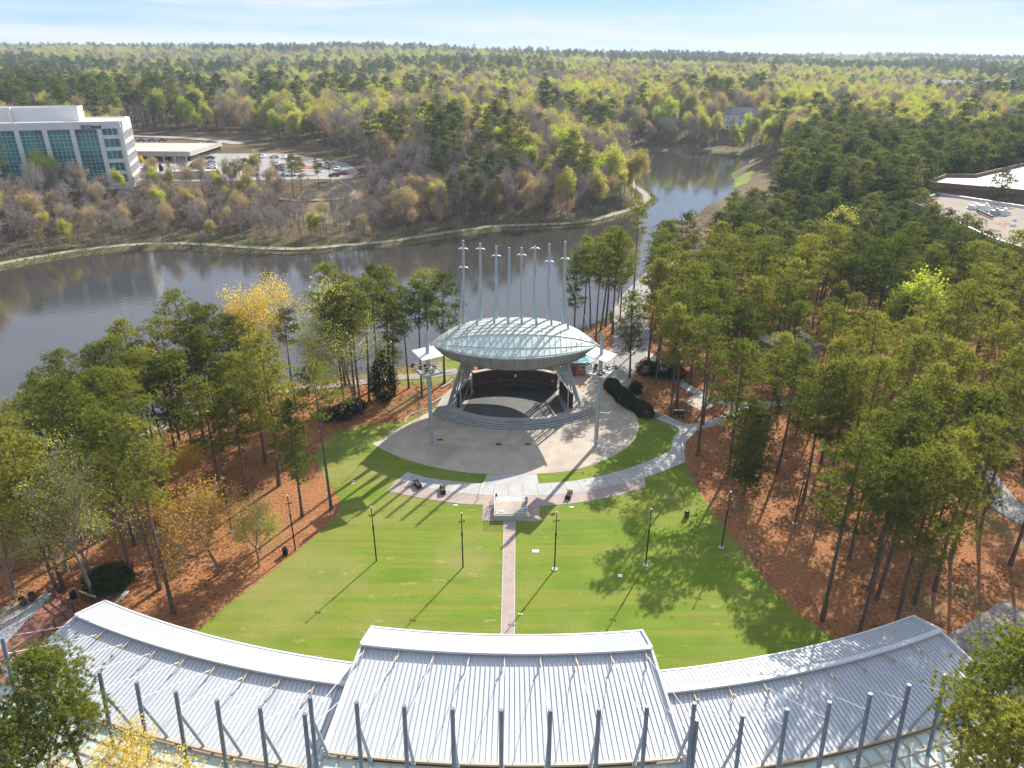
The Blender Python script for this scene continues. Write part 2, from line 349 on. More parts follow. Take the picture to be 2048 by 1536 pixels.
# ground: pine straw near, leaf litter and underbrush far
def ground_mat():
    m = bpy.data.materials.new('forest_floor'); m.use_nodes = True; t = m.node_tree; b = t.nodes['Principled BSDF']; b.inputs['Roughness'].default_value = 0.95
    b.inputs['Specular IOR Level'].default_value = 0.1
    g = t.nodes.new('ShaderNodeNewGeometry'); sep = t.nodes.new('ShaderNodeSeparateXYZ'); t.links.new(g.outputs['Position'], sep.inputs[0])
    def noise(s, d=5):
        n = t.nodes.new('ShaderNodeTexNoise'); n.inputs['Scale'].default_value = s; n.inputs['Detail'].default_value = d; t.links.new(g.outputs['Position'], n.inputs['Vector']); return n
    def mr(src, a, b2):
        r = t.nodes.new('ShaderNodeMapRange'); r.inputs['From Min'].default_value = a; r.inputs['From Max'].default_value = b2; t.links.new(src, r.inputs['Value']); return r.outputs[0]
    def mix(f, a, c):
        x = t.nodes.new('ShaderNodeMixRGB')
        if isinstance(f, float): x.inputs['Fac'].default_value = f
        else: t.links.new(f, x.inputs['Fac'])
        for k, q in (('Color1', a), ('Color2', c)):
            if isinstance(q, tuple): x.inputs[k].default_value = (*q, 1)
            else: t.links.new(q, x.inputs[k])
        return x.outputs[0]
    straw = mix(mr(noise(0.25).outputs['Fac'], 0.4, 0.65), (0.300, 0.125, 0.052), (0.215, 0.088, 0.038))
    straw = mix(mr(noise(2.6, 6).outputs['Fac'], 0.45, 0.62), straw, (0.35, 0.175, 0.082))
    straw = mix(mr(noise(0.09).outputs['Fac'], 0.58, 0.70), straw, (0.17, 0.14, 0.06))
    lit = mix(mr(noise(0.06).outputs['Fac'], 0.42, 0.6), (0.20, 0.125, 0.075), (0.12, 0.085, 0.05))
    lit = mix(mr(noise(0.5, 6).outputs['Fac'], 0.45, 0.6), lit, (0.085, 0.075, 0.035))
    c = mix(mr(sep.outputs['Y'], 160, 210), straw, lit)
    c = mix(mr(sep.outputs['Z'], -1.2, -2.9), c, (0.12, 0.115, 0.05))
    t.links.new(c, b.inputs['Base Color'])
    bp = t.nodes.new('ShaderNodeBump'); bp.inputs['Strength'].default_value = 0.6; bp.inputs['Distance'].default_value = 0.25
    t.links.new(noise(3.5, 6).outputs['Fac'], bp.inputs['Height']); t.links.new(bp.outputs[0], b.inputs['Normal'])
    return m
M['ground'] = ground_mat()
def grass_mat(name, tan=1.0):
    m = bpy.data.materials.new(name); m.use_nodes = True; t = m.node_tree; b = t.nodes['Principled BSDF']; b.inputs['Roughness'].default_value = 0.9
    b.inputs['Specular IOR Level'].default_value = 0.15
    g = t.nodes.new('ShaderNodeNewGeometry'); sep = t.nodes.new('ShaderNodeSeparateXYZ'); t.links.new(g.outputs['Position'], sep.inputs[0])
    def noise(s, d=5, st=(1, 1, 1)):
        mp_ = t.nodes.new('ShaderNodeMapping'); mp_.inputs['Scale'].default_value = st; t.links.new(g.outputs['Position'], mp_.inputs[0])
        n = t.nodes.new('ShaderNodeTexNoise'); n.inputs['Scale'].default_value = s; n.inputs['Detail'].default_value = d; t.links.new(mp_.outputs[0], n.inputs['Vector']); return n.outputs['Fac']
    def mr(src, a, b2, c0=0.0, c1=1.0):
        r = t.nodes.new('ShaderNodeMapRange'); r.inputs['From Min'].default_value = a; r.inputs['From Max'].default_value = b2; r.inputs['To Min'].default_value = c0; r.inputs['To Max'].default_value = c1; t.links.new(src, r.inputs['Value']); return r.outputs[0]
    def mix(f, a, c):
        x = t.nodes.new('ShaderNodeMixRGB'); t.links.new(f, x.inputs['Fac'])
        for k, q in (('Color1', a), ('Color2', c)):
            if isinstance(q, tuple): x.inputs[k].default_value = (*q, 1)
            else: t.links.new(q, x.inputs[k])
        return x.outputs[0]
    def math_(op, a, b2):
        n = t.nodes.new('ShaderNodeMath'); n.operation = op
        for i, q in enumerate((a, b2)):
            if isinstance(q, (int, float)): n.inputs[i].default_value = q
            else: t.links.new(q, n.inputs[i])
        return n.outputs[0]
    c = mix(mr(noise(0.22, 6), 0.38, 0.62), (0.120, 0.190, 0.014), (0.156, 0.222, 0.020))
    # mower passes: long thin bands, slightly uneven
    c = mix(mr(noise(0.55, 3, (0.06, 1.0, 1)), 0.47, 0.54, 0, 0.7), c, (0.205, 0.215, 0.036))
    c = mix(mr(noise(1.3, 3, (0.05, 1.0, 1)), 0.50, 0.60, 0, 0.28), c, (0.092, 0.130, 0.020))
    # dormant tan turf, more of it towards the west side
    tanf = math_('ADD', noise(0.10, 6), math_('MULTIPLY', mr(sep.outputs['X'], 8, -34), 0.17))
    c = mix(mr(tanf, 0.55, 0.74, 0, 0.62*tan), c, (0.27, 0.245, 0.085))
    c = mix(mr(noise(0.5, 3, (0.6, 1.6, 1)), 0.655, 0.70, 0, 0.55*tan), c, (0.36, 0.29, 0.13))
    c = mix(mr(noise(5.0, 6), 0.42, 0.60, 0, 0.36), c, (0.090, 0.135, 0.018))
    t.links.new(c, b.inputs['Base Color'])
    bp = t.nodes.new('ShaderNodeBump'); bp.inputs['Strength'].default_value = 0.5; bp.inputs['Distance'].default_value = 0.06
    t.links.new(noise(9.0, 4), bp.inputs['Height']); t.links.new(bp.outputs[0], b.inputs['Normal'])
    return m
M['lawn'] = grass_mat('lawn_turf'); M['grass2'] = grass_mat('meadow_turf', 1.3)

# ================================================================ SETTING
xs = np.concatenate([-np.geomspace(4200, 290, 26), np.arange(-280, 281, 3.0), np.geomspace(290, 4200, 26)])
ys = np.concatenate([[-400, -200, -100, -50, -20], np.arange(0, 521, 3.0), np.geomspace(528, 5200, 44)])
XX, YY = np.meshgrid(xs, ys); HH = height(XX, YY)
nx, ny = len(xs), len(ys)
vv = np.stack([XX, YY, HH], -1).reshape(-1, 3)
idx = np.arange(nx*ny).reshape(ny, nx)
ff = np.stack([idx[:-1, :-1], idx[:-1, 1:], idx[1:, 1:], idx[1:, :-1]], -1).reshape(-1, 4)
me = bpy.data.meshes.new('ground'); me.from_pydata(vv.tolist(), [], ff.tolist()); me.polygons.foreach_set('use_smooth', [True]*len(me.polygons))
tag(link('ground', me, None, M['ground']), kind='structure')
tag(MB().poly([(-330, 30), (260, 30), (260, 540), (-330, 540)], -9, LAKE_Z).build('water', M['water']), kind='structure')

def sheet(name, px, z0, z1, m, z=0.0, kind='structure'):
    return tag(MB().poly(G(px, z), z0, z1).build(name, m, tri=True), kind=kind)
def curve_pts(L, k=6):
    """smooth a polyline (Catmull-Rom)"""
    P = [np.array(p, float) for p in L]; P = [2*P[0]-P[1]]+P+[2*P[-1]-P[-2]]; out = []
    for i in range(1, len(P)-2):
        for j in range(k):
            s = j/k
            out.append(tuple(0.5*((2*P[i])+(-P[i-1]+P[i+1])*s+(2*P[i-1]-5*P[i]+4*P[i+1]-P[i+2])*s*s+(-P[i-1]+3*P[i]-3*P[i+1]+P[i+2])*s**3)))
    out.append(tuple(P[-2])); return out
lawn_L = curve_pts([(330, 1310), (450, 1215), (560, 1130), (640, 1065), (680, 1020), (672, 985), (640, 940), (632, 905), (665, 872), (720, 852), (800, 842), (870, 815), (912, 770)])
lawn_R = [(1225, 760), (1262, 800), (1305, 838), (1366, 858), (1366, 922)]+curve_pts([(1370, 930), (1400, 985), (1445, 1050), (1490, 1110), (1550, 1185), (1620, 1245), (1720, 1310)])
_jr = random.Random(3)
def ragged(L):
    out = []
    for a, b in zip(L, L[1:]):
        for k in range(4): q = k/4; out.append((a[0]+(b[0]-a[0])*q+_jr.gauss(0, 1.3), a[1]+(b[1]-a[1])*q+_jr.gauss(0, 1.0)))
    return out+[L[-1]]
lawn_L = ragged(lawn_L); lawn_R = lawn_R[:5]+ragged(lawn_R[5:])
LAWN = lawn_L+lawn_R+[(1500, 1400), (1010, 1440), (600, 1400)]
sheet('lawn', LAWN, -0.3, 0.02, M['lawn'])
PLZ = curve_pts([(744, 888), (800, 915), (870, 935), (940, 946), (1010, 949), (1075, 948), (1150, 940), (1220, 915), (1262, 888), (1277, 858), (1272, 832), (1250, 803), (1214, 768), (1200, 745), (1240, 720)])+[(1180, 700), (1100, 745), (960, 745)]+curve_pts([(918, 768), (880, 810), (862, 822), (800, 856), (744, 888)])[:-1]
sheet('plaza', PLZ, -0.3, 0.045, M['plaza'])
up = curve_pts([(815, 945), (860, 957), (920, 964), (966, 968)])
up2 = curve_pts([(1077, 968), (1150, 962), (1230, 945), (1290, 925), (1338, 903), (1345, 880), (1360, 858)])
lowr = curve_pts([(1372, 924), (1300, 952), (1230, 971), (1150, 986), (1080, 991), (1010, 993), (960, 990), (900, 984), (830, 971), (798, 958)])
WALK = up+[(974, 949.5), (1074, 949.5)]+up2+[(1312, 838), (1325, 832), (1378, 850), (1430, 838), (1475, 812), (1492, 822), (1440, 848), (1392, 862), (1372, 885), (1368, 905)]+lowr
sheet('walkway', WALK, -0.3, 0.075, M['concrete'])
PAV = [(798, 957), (774, 982)]+curve_pts([(780, 984), (850, 998), (920, 1008), (966, 1010)])+[(963, 1042), (1079, 1043), (1079, 1012)]+curve_pts([(1085, 1012), (1140, 1008), (1220, 995), (1292, 975)])+[(1288, 955), (1230, 966), (1150, 981), (1010, 990), (900, 979), (830, 966)]
sheet('pavement', PAV, -0.3, 0.06, M['paver'])
sheet('path', [(1008, 1041), (1030, 1041), (1029, 1310), (1001, 1310)], -0.3, 0.055, M['paver'])
ed = MB()
for q in (0, 1):
    a = [at(*p) for p in ([(1008, 1043), (1001.5, 1300)], [(1030, 1043), (1028.5, 1300)])[q]]
    ed.beam((a[0].x, a[0].y, 0.035), (a[1].x, a[1].y, 0.035), 0.10, 0.06)
tag(ed.build('path_edging', M['whiteconc']), kind='structure')

def ribbon(name, pts, w, m, dz=0.06, kind='structure'):
    """path following the terrain; pts are ground coordinates"""
    P = [np.array(p) for p in curve_pts(pts, 5)]
    L, R = [], []
    for i, p in enumerate(P):
        d = P[min(i+1, len(P)-1)]-P[max(i-1, 0)]; d = d/np.linalg.norm(d); nn = np.array([-d[1], d[0]])
        for s, out in ((1, L), (-1, R)):
            q = p+nn*w/2*s; out.append((q[0], q[1], max(hz(*q), hz(*p))+dz))
    z = [(p[0], p[1], max(a[2], b2[2])+0.02) for p, a, b2 in zip(P, L, R)]
    return tag(MB().grid([L, z, R], smooth_=True).build(name, m), kind=kind)
def offset_line(P, off):
    P = [np.array(p) for p in P]; out = []
    for i, p in enumerate(P):
        d = P[min(i+1, len(P)-1)]-P[max(i-1, 0)]; d = d/np.linalg.norm(d); out.append(tuple(p+np.array([d[1], -d[0]])*off))
    return out
_q = at(1280, 335, LAKE_Z); far_shore = LAKE[min(range(len(LAKE)), key=lambda i: (LAKE[i][0]-_q.x)**2+(LAKE[i][1]-_q.y)**2):]
ribbon('far_shore_path', offset_line(far_shore, 5.2), 3.0, M['gravel'])
ribbon('lakeside_path', G([(-330, 1190), (-150, 1090), (0, 1048), (70, 1000), (125, 962), (200, 905), (330, 850), (420, 818), (490, 795), (545, 783), (600, 777), (690, 768), (780, 756), (850, 752), (915, 742)]), 2.6, M['gravel'], 0.1)
ribbon('service_road', G([(1215, 770), (1235, 735), (1262, 690), (1262, 640), (1258, 600), (1290, 560), (1335, 520)]), 7.5, M['lot'], 0.12)
ribbon('grove_path', G([(1262, 690), (1310, 720), (1360, 765), (1425, 800), (1490, 812), (1560, 808), (1640, 805), (1720, 830)]), 2.0, M['concrete'], 0.10)
ribbon('brick_path', G([(1800, 800), (1900, 880), (1960, 950), (2010, 1010), (2080, 1050)]), 4.5, M['lot'], 0.09)
sheet('picnic_pad', [(1362, 800), (1392, 790), (1432, 812), (1402, 822)], -0.3, 0.05, M['plaza'])
sheet('meadow', [(905, 690), (960, 690), (945, 740), (915, 760), (870, 770), (800, 770), (800, 745), (870, 735)], -0.3, 0.03, M['grass2'])
def patch(name, pts, m, dz=0.08, step=3.0, z=0.0):
    """grass patch hugging the terrain inside an outline"""
    P = np.array(G(pts, z)); x0, y0 = P.min(0); x1, y1 = P.max(0)
    gx = np.arange(x0, x1+step, step); gy = np.arange(y0, y1+step, step); X, Y = np.meshgrid(gx, gy)
    ins = sdist(X, Y, P) < 0; H = height(X, Y)+dz; vs, fs, mp_ = [], [], {}
    for i in range(len(gy)-1):
        for j in range(len(gx)-1):
            if ins[i, j] and ins[i+1, j] and ins[i, j+1] and ins[i+1, j+1]:
                q = []
                for a, c in ((i, j), (i, j+1), (i+1, j+1), (i+1, j)):
                    if (a, c) not in mp_: mp_[(a, c)] = len(vs); vs.append((X[a, c], Y[a, c], H[a, c]))
                    q.append(mp_[(a, c)])
                fs.append(q)
    return tag(MB().add(vs, fs, True).build(name, m), kind='structure')
patch('spit_lawn', [(1462, 366), (1466, 346), (1500, 340), (1512, 346), (1506, 362)], M['grass2'], 0.15, 2.0)
patch('hillside_lawn', [(560, 405), (590, 385), (650, 380), (690, 350), (730, 365), (760, 395), (700, 412), (620, 414)], mat('rough_slope', (.16, .155, .055), .95, col2=(.22, .15, .085), scale=.12), 0.1, 2.5, 6)
LOT = G([(262, 362), (262, 270), (400, 268), (560, 292), (600, 312), (690, 325), (720, 345), (700, 358), (560, 360), (430, 364)], 8)
tag(MB().poly(LOT, 7.2, 8.15).build('parking_lot', M['lot'], tri=True), kind='structure')
ribbon('entrance_road', G([(250, 274), (330, 277), (420, 282), (480, 290)], 8), 8, M['lot'], 0.3)
ribbon('hillside_path', [tuple(ground_at(*p)[:2]) for p in [(688, 348), (680, 362), (700, 376), (708, 388), (690, 397), (650, 403), (600, 404), (560, 400)]], 1.2, M['gravel'], 0.2)
mul = MB()
for cx_, cy_, a_, b_ in [(330, 325, 6.5, 3.5), (610, 335, 9, 4), (480, 290, 14, 3), (560, 351, 15, 2)]:
    p = at(cx_, cy_, 8.15); mul.poly([(p.x+a_*math.cos(k*PI/8), p.y+b_*math.sin(k*PI/8)) for k in range(16)], 8.0, 8.3)
tag(mul.build('planting_beds', mat('mulch', (0.30, 0.13, 0.07), 0.95, col2=(0.2, 0.09, 0.05), scale=1)), kind='structure')

# near ground around the brick overlook, bottom left
sheet('brick_terrace', [(-200, 1440), (0, 1300), (100, 1196), (140, 1200), (172, 1222), (160, 1236), (30, 1420), (-120, 1600)], -0.3, 0.06, M['brick'])
sheet('terrace_walk', [(-220, 1400), (0, 1252), (60, 1212), (92, 1182), (103, 1188), (98, 1198), (0, 1302), (-200, 1442)], -0.3, 0.05, M['concrete'])


# ================================================================ LAWN PAVILION (bottom): three metal roofs on one arc
PC = Vector((0.6, 142.0))
def pol(r, a, z, c=PC):          # angle a in degrees from straight towards the camera, + to the right
    a = math.radians(a); return Vector((c.x+r*math.sin(a), c.y-r*math.cos(a), z))
def roof_section(label, a0, a1, r_ridge, r_eave, r_back, zr, ze, zb, zg, r_glass, nseg, seams, br_angles, right=False):
    root = empty('pavilion_roof', label, 'roof', pol(r_back, (a0+a1)/2, 0), group=None)
    def off(v): return v-root.location
    A = [a0+(a1-a0)*i/nseg for i in range(nseg+1)]
    def shell(r0, z0, r1, z1, th=0.18):
        rows = [[off(pol(r0, a, z0)) for a in A], [off(pol(r1, a, z1)) for a in A], [off(pol(r1, a, z1-th)) for a in A], [off(pol(r0, a, z0-th)) for a in A], [off(pol(r0, a, z0)) for a in A]]
        return MB().grid(rows)
    def seams_mb(mb, r0, z0, r1, z1, n):
        mb.cur = 1
        for i in range(n+1):
            a = a0+(a1-a0)*(i+0.02)/(n+0.04)
            mb.beam(off(pol(r0, a, z0+0.02)), off(pol(r1, a, z1+0.02)), 0.035, 0.07)
        return mb
    seams_mb(shell(r_eave, ze, r_ridge, zr), r_eave, ze, r_ridge, zr, seams).build('front_slope', [M['seam'], M['seamline']], root)
    seams_mb(shell(r_ridge-0.35, zr-0.30, r_back, zb), r_ridge+0.12, zr-0.28, r_back, zb, seams).build('rear_slope', [M['seam'], M['seamline']], root)
    rd = MB()
    for i in range(nseg):
        rd.beam(off(pol(r_ridge-0.12, A[i], zr+0.06)), off(pol(r_ridge-0.12, A[i+1], zr+0.06)), 0.42, 0.20)
        rd.beam(off(pol(r_eave-0.05, A[i], ze-0.06)), off(pol(r_eave-0.05, A[i+1], ze-0.06)), 0.16, 0.26)
    for a in (a0, a1):
        rd.beam(off(pol(r_eave, a, ze+0.05)), off(pol(r_ridge, a, zr+0.05)), 0.2, 0.3); rd.beam(off(pol(r_ridge, a, zr-0.15)), off(pol(r_back, a, zb+0.05)), 0.2, 0.3)
    rd.build('ridge_trim', M['trim'], root)
    gt = MB()
    for i in range(nseg): gt.beam(off(pol(r_back+0.05, A[i], zb-0.05)), off(pol(r_back+0.05, A[i+1], zb-0.05)), 0.22, 0.2)
    gt.build('gutter', M['mullion'], root)
    # brackets where the stay cables meet the roof
    for a in br_angles:
        b = MB(); p = pol(r_ridge+0.1, a, zr-0.1); q = pol(r_ridge+1.1, a, zr-0.3)
        b.beam(off(p+Vector((0, 0, 0.0))), off(q+Vector((0, 0, 0.1))), 0.09, 0.09); b.beam(off(q), off(q+Vector((0, 0, 0.5))), 0.08, 0.2); b.tube(off(q+Vector((-0.1, 0, 0.45))), off(q+Vector((0.1, 0, 0.45))), 0.06)
        b.build('cable_bracket', M['mullion'], root)
    # glass lean-to behind
    g = MB(); ng = max(6, int((a1-a0)*math.radians(1)*r_back/1.25))
    AG = [a0+(a1-a0)*i/ng for i in range(ng+1)]
    rg0 = r_back+0.25
    g.grid([[off(pol(rg0, a, zg)) for a in AG], [off(pol(r_glass, a, zg-0.5)) for a in AG], [off(pol(r_glass, a, zg-0.6)) for a in AG], [off(pol(rg0, a, zg-0.1)) for a in AG], [off(pol(rg0, a, zg)) for a in AG]])
    gp = g.build('glass_canopy', M['roofglass'], root)
    mu = MB()
    for a in AG: mu.beam(off(pol(rg0, a, zg+0.05)), off(pol(r_glass, a, zg-0.45)), 0.12, 0.14)
    nr = 4
    for j in range(nr+1):
        r = rg0+(r_glass-rg0)*j/nr
        for i in range(ng): mu.beam(off(pol(r, AG[i], zg-0.5*j/nr+0.03)), off(pol(r, AG[i+1], zg-0.5*j/nr+0.03)), 0.11, 0.12)
    mu.build('glazing_bars', M['mullion'], gp)
    co = MB()
    for i in range(0, nseg+1, 3):
        for r, z in ((r_ridge+0.4, zr-0.5), (r_back-0.5, zb-0.2)):
            co.tube(off(pol(r, A[i], 0)), off(pol(r, A[i], z)), 0.14)
    co.build('roof_posts', M['steel'], root)
    bw = MB()
    if ze > 7: bw.grid([[off(pol(r_ridge+3.5, a, 0)) for a in A], [off(pol(r_ridge+3.5, a, 2.6)) for a in A]]); bw.build('rear_wall', M['wood'], root)
    return root
LA0, LA1 = -24.4, -8.15
RA0, RA1 = 6.95, 22.9
CA0, CA1 = -7.9, 6.75
cb = [-7.66+1.757*i for i in range(9)]
lb = [-7.98-1.765*i for i in range(10)]
rb_ = [6.6+1.77*i for i in range(9)]
roof_section('high central roof of ribbed white metal, stepped forward of the two side roofs', CA0, CA1, 97.1, 94.2, 106.1, 9.0, 8.2, 7.4, 7.0, 111.5, 24, 62, cb)
roof_section('lower curved metal roof on the left, running from the brick overlook to the central roof', LA0, LA1, 99.7, 96.7, 106.5, 7.0, 6.25, 5.8, 5.4, 111.5, 24, 72, lb[1:9])
roof_section('lower curved metal roof on the right, dappled by tree shade at its far end', RA0, RA1, 100.0, 97.1, 106.5, 7.0, 6.25, 5.8, 5.4, 111.5, 24, 70, rb_[1:])

def mast(a, top, zb, r_br, z_br, a_br, label, group):
    root = empty('roof_mast', label, 'mast', pol(108.9, a, 0), group=group)
    def off(v): return v-root.location
    p0 = pol(108.9, a, 0); p1 = pol(107.6, a, top)
    b = MB(); d = (p1-p0).normalized(); b.tube(off(p0), off(p1), 0.155, n=14)
    # slanted cut at the top
    b.tube(off(p1), off(p1+d*0.02), 0.155, 0.15, n=14)
    b.build('pole', M['steel_mast'], root)
    j = p0.lerp(p1, (top-1.9)/top)
    s = MB(); f = pol(106.35, a, zb); s.tube(off(f), off(j), 0.125, n=12); s.tube(off(f-Vector((0, 0, 0.2))), off(f), 0.18, n=10); s.build('strut', M['steel'], root)
    c = MB(); q = pol(r_br+1.1, a_br, z_br+0.15); jj = p0.lerp(p1, (top-1.5)/top); c.tube(off(jj), off(q), 0.028, n=6); c.tube(off(jj.lerp(q, 0.02)), off(jj.lerp(q, 0.05)), 0.05, n=6)
    c.tube(off(jj.lerp(q, 0.94)), off(jj.lerp(q, 0.98)), 0.05, n=6)
    c.build('stay_cable', M['trim'], root)
    return root
M['steel_mast'] = mat('blue_grey_mast_paint', (0.16, 0.21, 0.265), 0.5, 0.1, col2=(0.13, 0.175, 0.22), scale=0.8)
ordn = ['first', 'second', 'third', 'fourth', 'fifth', 'sixth', 'seventh', 'eighth', 'ninth', 'tenth']
for i, a in enumerate(cb):
    mast(a, 14.7, 7.4, 97.1, 9.0, a, f'tall grey tube mast, {ordn[i]} from the left behind the high central roof', 'masts holding up the pavilion roofs')
for i, a in enumerate(lb):
    mast(a, 13.0, 5.8, 99.7, 7.0, a, f'grey tube mast behind the left roof, {ordn[i]} counting outward from the central roof', 'masts holding up the pavilion roofs')
for i, a in enumerate(rb_):
    mast(a, 13.0, 5.8, 100.0, 7.0, a, f'grey tube mast behind the right roof, {ordn[i]} counting outward from the central roof', 'masts holding up the pavilion roofs')
# concourse floor behind the pavilion
cf = MB(); AA = [-34+68*i/40 for i in range(41)]
cf.grid([[pol(96.5, a, 0.035) for a in AA], [pol(130, a, 0.035) for a in AA]]); tag(cf.build('pavement_under_pavilion', M['gravel']), kind='structure')

# ================================================================ STAGE
SC = Vector((0.4, 120.0))
def sp(r, a, z): return pol(r, a, z, SC)
stage = empty('stage', 'curved grey concrete stage with seven long steps and a dark floor under the lens roof', 'stage', (SC.x, SC.y, 0))
def so(v): return Vector(v)-Vector((SC.x, SC.y, 0))
stm = MB(); nst = 7
for i in range(nst):
    r = 19.4-i*0.42; w = 45.5-i*0.4; A = [-w+2*w*k/36 for k in range(37)]
    outl = [tuple(so(sp(r, a, 0))[:2]) for a in A]+[tuple(so(sp(9, a, 0))[:2]) for a in A[::-1]]
    stm.cur = 0; stm.poly(outl, -0.2 if i == 0 else 0.17*i+0.003, 0.17*(i+1))
    stm.cur = 1
    for k in range(36): stm.beam(so(sp(r+0.004, A[k], 0.17*(i+1)-0.07)), so(sp(r+0.004, A[k+1], 0.17*(i+1)-0.07)), 0.05, 0.12)
stm.build('steps', [mat('step_concrete', (0.43, 0.44, 0.45), 0.8, col2=(0.36, 0.37, 0.38), scale=0.7), M['steeldark']], stage)
rails = MB()
for a in (-28, -0.5, 27):
    pass
fl = [(-13.2, 107.5), (-12.4, 106.0), (-9.8, 105.3)]
apron = [(-12.6, 106.2), (-9.5, 104.2), (-6, 102.6), (-2, 101.9), (2.8, 101.9), (7, 102.7), (10.5, 104.4), (13.4, 106.4), (12.5, 110.5), (9.6, 116), (6, 119), (-5, 119), (-9, 116), (-11.8, 110.5)]
MB().poly([tuple(so((x, y, 0))[:2]) for x, y in apron], -0.2, 1.2).build('deck', mat('deck_concrete', (0.36, 0.345, 0.32), 0.85, col2=(0.30, 0.285, 0.265), scale=0.6), stage)
fp = curve_pts([(-8.1, 104.9), (-4.5, 103.2), (0.4, 102.5), (5.2, 103.1), (8.7, 104.8)])+curve_pts([(7.4, 112.6), (4, 114.0), (0.4, 114.5), (-3.2, 114.1), (-6.5, 112.9)])
MB().poly([tuple(so((x, y, 0))[:2]) for x, y in fp], 1.0, 1.22).build('stage_floor', M['stagefloor'], stage)
ed = MB()
lipc = curve_pts([(-9.6, 104.9), (-4.8, 102.6), (0.4, 101.95), (5.6, 102.5), (10.2, 104.7)])
for i in range(len(lipc)-1): ed.beam(so((*lipc[i], 1.24)), so((*lipc[i+1], 1.24)), 0.42, 0.09)
ed.build('rim', M['concrete'], stage)
jt = MB()
for k in range(-9, 17):
    a_ = 3.1*k; p, q = pol(35.7, a_, 0.081, Vector((-0.4, 120.2))), pol(38.3, a_, 0.081, Vector((-0.4, 120.2)))
    if -24 < a_ < 36: jt.beam(p, q, 0.03, 0.006)
tag(jt.build('walkway_joints', M['soil']), kind='structure')
# drains on the plaza
for p, lb_ in (((880, 880), 'small dark drain grate on the plaza near the left light tower'), ((997, 889), 'small dark drain grate near the middle of the plaza'), ((1056, 889), 'small dark drain grate on the plaza, the one nearest the sunlit part')):
    q = at(*p); d_ = MB().box((0, 0, 0.05), (0.9, 0.5, 0.02)); [d_.box((x*0.12, 0, 0.065), (0.03, 0.44, 0.02)) for x in range(-3, 4)]
    o = d_.build('drain_grate', M['black']); o.location = (q.x, q.y, 0.0); tag(o, lb_, 'drain', 'drain grates on the plaza')

# back wall and side walls of dark red wood
sw = empty('stage_wall', 'curved dark red timber wall closing the back of the stage', 'wall', (0.4, 115, 1.2))
def wo_(v): return Vector(v)-Vector((0.4, 115, 1.2))
wl = curve_pts([(-6.8, 112.8), (-3.4, 114.4), (0.5, 115.0), (4.4, 114.3), (7.8, 112.6)], 8)
mbw = MB(); h_ = 3.2
for i in range(len(wl)-1):
    mbw.beam(wo_((*wl[i], 1.22+h_/2)), wo_((*wl[i+1], 1.22+h_/2)), 0.3, h_)
    if i % 4 == 0: mbw.box(wo_((wl[i][0], wl[i][1]-0.18, 1.22+h_/2)), (0.14, 0.12, h_-0.1))
mbw.build('panelling', M['wood'], sw)
cap = MB(); band = MB()
for i in range(len(wl)-1):
    cap.beam(wo_((*wl[i], 1.22+h_+0.1)), wo_((*wl[i+1], 1.22+h_+0.1)), 0.75, 0.2); band.beam(wo_((wl[i][0], wl[i][1]-0.2, 1.28+1.0)), wo_((wl[i+1][0], wl[i+1][1]-0.2, 1.28+1.0)), 0.05, 0.12)
cap.build('coping', M['mullion'], sw); band.build('rail_band', M['steeldark'], sw)
MB().box(wo_((0.6, 114.72, 3.1)), (0.36, 0.1, 0.5)).build('notice', M['white'], sw)
MB().box(wo_((7.0, 112.72, 3.1)), (0.3, 0.1, 0.22)).build('notice', M['white'], sw)
for s_, lab in ((-1, 'dark timber side wall standing on the left side of the stage'), (1, 'dark timber side wall standing on the right side of the stage')):
    m_ = MB(); a = Vector((-9.0 if s_ < 0 else 10.0, 105.7, 0)); b = Vector((-7.2 if s_ < 0 else 8.2, 111.4, 0)); n = 7
    for i in range(n): m_.beam(a.lerp(b, i/n)+Vector((0, 0, 2.6-a.z)), a.lerp(b, (i+1)/n-0.012)+Vector((0, 0, 2.6)), 0.22, 2.76)
    m_.cur = 1; m_.beam(a+Vector((0, 0, 4.03)), b+Vector((0, 0, 4.03)), 0.3, 0.1)
    tag(m_.build('side_wall', [M['wood'], M['steel']]), lab, 'wall', 'side walls of the stage')
# backstage block
bk = empty('backstage_building', 'low dark backstage room behind the timber wall, under the stage roof', 'building', (0.4, 121, 0))
MB().poly([(-6.5, -4.6), (6.9, -4.6), (6.5, 2.5), (-6.5, 2.5)], 0, 4.9).build('wall', M['soffit'], bk)
bo = MB()
for i in range(26):
    x = -5.6+0.45*i; bo.lathe([(0.05, 0), (0.33, 0.06), (0.36, 0.22), (0.2, 0.36), (0.03, 0.4)], (x, -3.9+0.5*math.sin(i*1.7), 4.9), 7)
bo.build('stone_capping', M['stone'], bk)
sc_ = MB()
for x in (-5.6, -2.0, 2.2, 6.2): sc_.box((x, -2, 6.1), (0.3, 0.3, 2.4))
sc_.box((0.3, -1.2, 7.2), (12.6, 1.2, 0.3)); sc_.build('roof_frame', M['steeldark'], bk)

